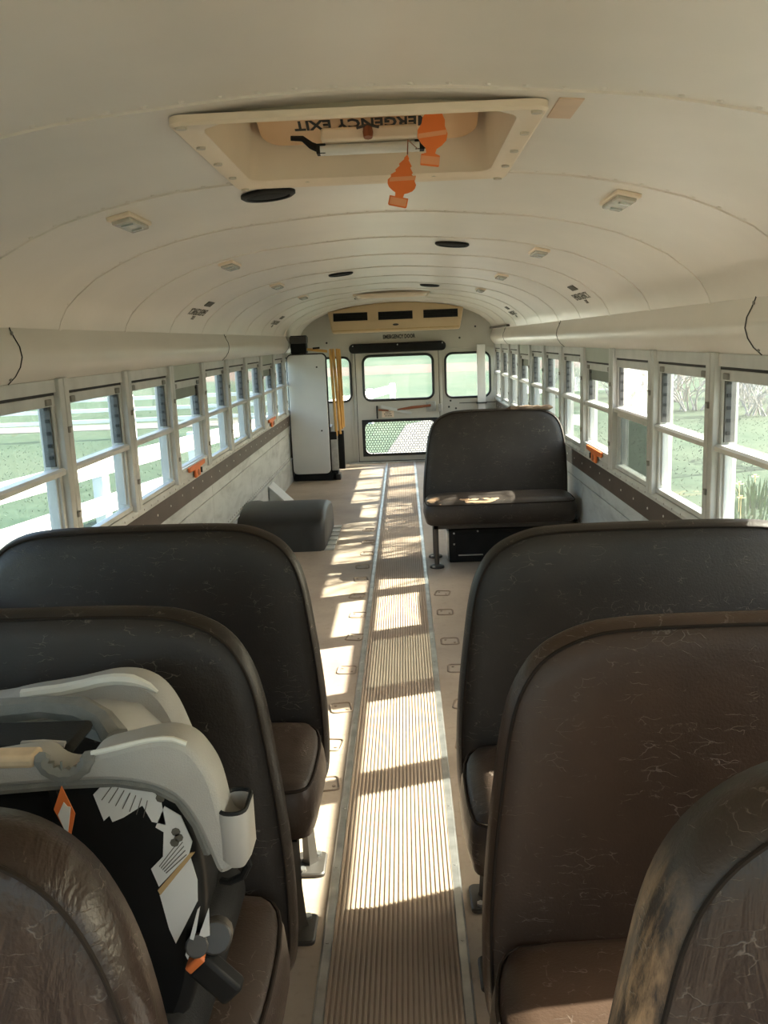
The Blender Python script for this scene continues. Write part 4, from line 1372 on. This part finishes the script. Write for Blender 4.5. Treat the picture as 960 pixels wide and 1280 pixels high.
# ------------------------------------------------------------------ wheel housing cover, bracket, heater
wh = thing('wheel_well_cover', 'black rounded wheel well cover on the floor along the left wall', 'wheel well', (-.8, 6.3, 0))
n = 18
ya, yb, zh = 5.86, 6.72, .262
arc = [(ya, 0.0), (ya + .02, .12)] + [((ya + yb) / 2 - (yb - ya) / 2 * .93 * cos(pi * (i + 1) / (n + 1)) ** 1, .12 + (zh - .12) * sin(pi * (i + 1) / (n + 1)) ** .6) for i in range(n)] + [(yb - .02, .12), (yb, 0)]
def L(x, k, dz=0):
    return [(x, (ya + yb) / 2 + (p[0] - (ya + yb) / 2) * k, max(0, p[1] * k + dz if p[1] > 0 else 0)) for p in arc]
MB().rings([L(-1.114, 1.02), L(-1.06, 1.03), L(-1.03, 1.0), L(-.60, 1.0), L(-.545, .985), L(-.520, .94), L(-.512, .88), L(-.508, .5)]).build('housing', 'wheel_cover', wh, smooth=50)
fl_ = MB()
mb = MB().box(-.52, -.455, ya + .02, yb - .02, 0, .004)
fg = mb.build('flange', 'steel', wh)
for i in range(6):
    y = ya + .03 + i * .14
    MB().box(-.515, -.45, y, y + .085, .004, .012).build('flange_tab', 'grey_bracket', wh, bevel=.003)

br = thing('metal_bracket', 'pale grey sloping metal bracket on the floor against the left wall', 'bracket', (-1.0, 7.6, 0))
MB().prism([(-1.112, .225), (-1.112, .205), (-.945, .030), (-.925, .042)], 1, 7.35, 7.62).build('sloped_plate', 'grey_bracket', br, bevel=.002)
MB().prism([(-1.112, .20), (-1.112, .0), (-.94, .0), (-.94, .028)], 1, 7.362, 7.372).build('gusset', 'grey_bracket', br)
MB().box(-.95, -.88, 7.45, 7.62, 0, .012).build('bracket_foot', 'dark_steel', br, bevel=.003)

hb = thing('under_seat_heater', 'black metal heater box under the torn bench seat', 'heater', (.65, 5.5, 0))
MB().box(.318, 1.02, 5.43, 5.66, 0, .215).build('case', 'black', hb, bevel=.008)
MB().box(.308, .322, 5.44, 5.64, .01, .205).build('side_plate', 'steel', hb, bevel=.003)
MB().box(.36, .98, 5.424, 5.431, .03, .19).build('front_plate', 'black_soft', hb, bevel=.003)
MB().box(.375, .53, 5.415, 5.426, .046, .052).build('trim_bar', 'steel', hb)
sc = MB()
for x, z in ((.35, .19), (.35, .12), (.50, .20), (.95, .18), (.95, .05)):
    sc.disc((x, 5.428, z), .006, -.006, 8, 1)
sc.build('case_screws', 'steel', hb, kind='stuff')

# ------------------------------------------------------------------ outdoors
ZG = -1.0
def ring_ground(name, r0, r1, z0, z1, mat, n=64):
    mb = MB()
    if r0 == 0:
        vs = [(r1 * cos(2 * pi * k / n), 5 + r1 * sin(2 * pi * k / n), z1) for k in range(n)]
        lo = [(x, y, z - .3) for x, y, z in vs]
        mb.add(vs + lo, [tuple(range(n))] + [(k, n + k, n + (k + 1) % n, (k + 1) % n) for k in range(n)])
    else:
        vs = [(r * cos(2 * pi * k / n), 5 + r * sin(2 * pi * k / n), z) for r, z in ((r0, z0), (r1, z1), (r1, z1 - .3), (r0, z0 - .3)) for k in range(n)]
        fs = []
        for q in range(3):
            for k in range(n):
                fs.append((q * n + k, q * n + (k + 1) % n, (q + 1) * n + (k + 1) % n, (q + 1) * n + k))
        mb.add(vs, fs)
    o = mb.build(name, mat, None, smooth=0)
    return struct(o)
ring_ground('ground', 0, 60, 0, ZG, 'grass')
ring_ground('tan_field', 60, 75, ZG, ZG + .2, 'tan_field')
ring_ground('far_field', 75, 400, ZG + .2, 24, 'far_grass')
# pale gravel drive behind the bus
struct(MB().prism([(-.45, 17.5), (.6, 18.4), (2.0, 19.0), (2.6, 27.5), (1.2, 27.5), (.1, 25.2)], 2, ZG - .1, ZG + .02).build('gravel_drive', 'gravel', None))
struct(MB().prism([(-40, 27.5), (-2.0, 27.2), (-2.0, 29.2), (-40, 29.8)], 2, ZG - .1, ZG + .015).build('gravel_lane', 'gravel', None))

def fence(name, label, a, b, rails, post_h, spacing, rw_=.13, pw=.12, loc=None):
    a, b = Vector((*a, ZG)), Vector((*b, ZG))
    f = thing(name, label, 'fence', a)
    d = (b - a)
    Ln = d.length
    d.normalize()
    ang = atan2(d.y, d.x)
    n = int(Ln / spacing)
    step = Ln / n
    for i in range(n + 1):
        p = a + d * step * i
        mb = MB().obox((p.x, p.y, ZG + post_h / 2), (pw, pw, post_h), (0, 0, ang))
        mb.build('post', 'fence', f)
    nn = Vector((d.y, -d.x, 0)) * (pw / 2 + .02)
    for i in range(n):
        p = a + d * step * (i + .5)
        for z in rails:
            MB().obox((p.x + nn.x, p.y + nn.y, ZG + z), (step - .006, .04, rw_), (0, 0, ang)).build('rail', 'fence', f)
    return f
fence('rail_fence', 'white wooden rail fence running close along the left of the bus', (-7.35, -2.35), (-.32, 29.0), (.345, .875), 1.02, 2.85, .24, .16)
fence('rail_fence', 'distant white rail fence across the pasture on the left', (-30, 23.6), (-2.6, 24.9), (.50, .80, 1.10), 1.2, 2.4, .10, .10)

# bare trees and shrubs: recursive branching, one trunk mesh and one twig mesh each
def grow(rnd, p, d, L, r, lev, maxlev, wood, twig, spread, droop, dense_=0, dec=.58):
    seg = 3
    pts = [p]
    q = p.copy()
    for i in range(seg):
        d = (d + Vector((rnd.uniform(-.18, .18), rnd.uniform(-.18, .18), rnd.uniform(-.08, .12) - droop * lev * .10))).normalized()
        q = q + d * (L / seg)
        pts.append(q.copy())
    tgt = wood if lev < maxlev - 1 else twig
    tgt.tube(pts, [r * (1 - .35 * i / seg) for i in range(seg + 1)], 6 if lev < 2 else 3, cap=False)
    if lev >= maxlev:
        return
    nb = rnd.choice((2, 3, 3)) if lev < 2 else rnd.choice((2, 3, 4)) + dense_
    for i in range(nb):
        t = rnd.uniform(.45, 1.0)
        k = min(seg - 1, int(t * seg))
        b = pts[k].lerp(pts[k + 1], t * seg - k) if t < 1 else pts[-1]
        az = rnd.uniform(0, 2 * pi)
        side = Vector((cos(az), sin(az), 0))
        nd = (d * rnd.uniform(.6, 1.0) + side * spread * rnd.uniform(.5, 1.1) + Vector((0, 0, .15 - droop * .35))).normalized()
        grow(rnd, b, nd, L * rnd.uniform(.58, .80), r * dec, lev + 1, maxlev, wood, twig, spread, droop, dense_, dec)
def tree(name, label, cat, loc, H, r, maxlev, seed, spread=.75, droop=0, stems=1, mats=('bark', 'bark_pale'), group=None, dense_=0, dec=.58):
    rnd = random.Random(seed)
    t = thing(name, label, cat, loc, group)
    wood, twig = MB(), MB()
    for i in range(stems):
        d = Vector((rnd.uniform(-.25, .25), rnd.uniform(-.25, .25), 1)) if stems == 1 else Vector((rnd.uniform(-.7, .7), rnd.uniform(-.7, .7), 1))
        o = Vector(loc) + (Vector((rnd.uniform(-.3, .3), rnd.uniform(-.3, .3), -.05)) if stems > 1 else Vector((0, 0, -.05)))
        grow(rnd, o, d.normalized(), H, r, 0, maxlev, wood, twig, spread, droop, dense_, dec)
    wood.build('branches', mats[0], t, smooth=60)
    tw = twig.build('twigs', mats[1], t, smooth=0, kind='stuff')
    return t
tree('bare_tree', 'bare grey tree nearest the right rear windows, its branches over the bus', 'tree', (4.9, 8.0, ZG), 2.35, .12, 6, 3, .8, dense_=1, dec=.61)
tree('bare_tree', 'bare grey tree behind the nearest one, beyond the rear windows on the right', 'tree', (5.9, 9.9, ZG), 2.6, .12, 6, 8, .8, dense_=1, dec=.61)
tree('bare_tree', 'bare grey tree furthest back along the right side of the bus', 'tree', (7.4, 11.4, ZG), 2.7, .12, 6, 17, .8, dense_=1, dec=.61)
tree('drooping_tree', 'bare tree with drooping branches seen through the right windows', 'tree', (7.2, 15.4, ZG), 1.7, .10, 6, 11, .8, .55)
rs = random.Random(21)
i = 0
for px, py in ((10.5, 27), (12, 24.5), (13.5, 26.5), (15.2, 24), (16.5, 26), (18.5, 24.5), (9.2, 30), (11.6, 31), (14.5, 30), (20.5, 26), (7.8, 33), (22, 22), (19.5, 21.5), (8.6, 26.5), (7.0, 29), (6.2, 34), (13, 29), (17, 29), (10, 36), (13, 35), (17, 34), (21, 29), (12.6, 22.8), (9.6, 24.2)):
    i += 1
    tree('bare_shrub', 'bare twiggy shrub in the thicket beyond the right windows', 'shrub', (px, py, ZG), .85, .03, 4, 100 + i, 1.0, 0, 9, ('bark_pale', 'bark_pale'), 'shrubs of the thicket on the right')
# flowering clumps by the right windows
for j, (px, py, lab) in enumerate(((4.7, 11.7, 'clump of dark green leaves with pale flowers seen through the right window'), (3.9, 9.9, 'low leafy clump on the grass nearer to the right of the bus'))):
    t = thing('flower_clump', lab, 'plant', (px, py, ZG))
    lv = MB()
    for k in range(70):
        a = rs.uniform(0, 2 * pi)
        rr = rs.uniform(0, .55)
        b = Vector((px + rr * cos(a), py + rr * sin(a), ZG))
        h = rs.uniform(.22, .42)
        o = Vector((cos(a), sin(a), 0)) * rs.uniform(.03, .16)
        w = Vector((-sin(a), cos(a), 0)) * .014
        lv.add([b - w, b + w, b + o * .5 + w + Vector((0, 0, h * .7)), b + o * .5 - w + Vector((0, 0, h * .7)), b + o + Vector((0, 0, h))], [(0, 1, 2, 3), (3, 2, 4)])
    lv.build('leaves', 'leaf', t, smooth=0, kind='stuff')
    for k in range(5 if j == 0 else 3):
        a = rs.uniform(0, 2 * pi)
        rr = rs.uniform(.05, .5)
        c = Vector((px + rr * cos(a), py + rr * sin(a), ZG + rs.uniform(.34, .46)))
        fm = MB()
        for q in range(6):
            u = 2 * pi * q / 6
            e1 = Vector((cos(u), sin(u), .25)) * .06
            e2 = Vector((cos(u + .45), sin(u + .45), .15)) * .04
            e3 = Vector((cos(u - .45), sin(u - .45), .15)) * .04
            fm.add([c, c + e3, c + e1, c + e2], [(0, 1, 2, 3)])
        fm.tube([c, c + Vector((0, 0, .035))], [.012, .022], 8)
        fm.tube([Vector((c.x, c.y, ZG)), c], .005, 4)
        fm.build('flower', 'flower', t, smooth=0)
# grass blades close to the bus
gb = MB()
for k in range(16000):
    s = rs.choice((-1, 1))
    d = rs.uniform(0, 1) ** 1.5
    x = s * (1.6 + 9 * d)
    y = rs.uniform(2.5, 24)
    h = rs.uniform(.02, .04)
    a = rs.uniform(0, pi)
    w = Vector((cos(a), sin(a), 0)) * .010
    b = Vector((x, y, ZG))
    gb.add([b - w, b + w, b + Vector((rs.uniform(-.04, .04), rs.uniform(-.04, .04), h))], [(0, 1, 2)])
g = gb.build('meadow_grass', 'blade', None, smooth=0, kind='stuff')
g['label'] = 'short green grass growing on both sides of the bus'
g['category'] = 'grass'
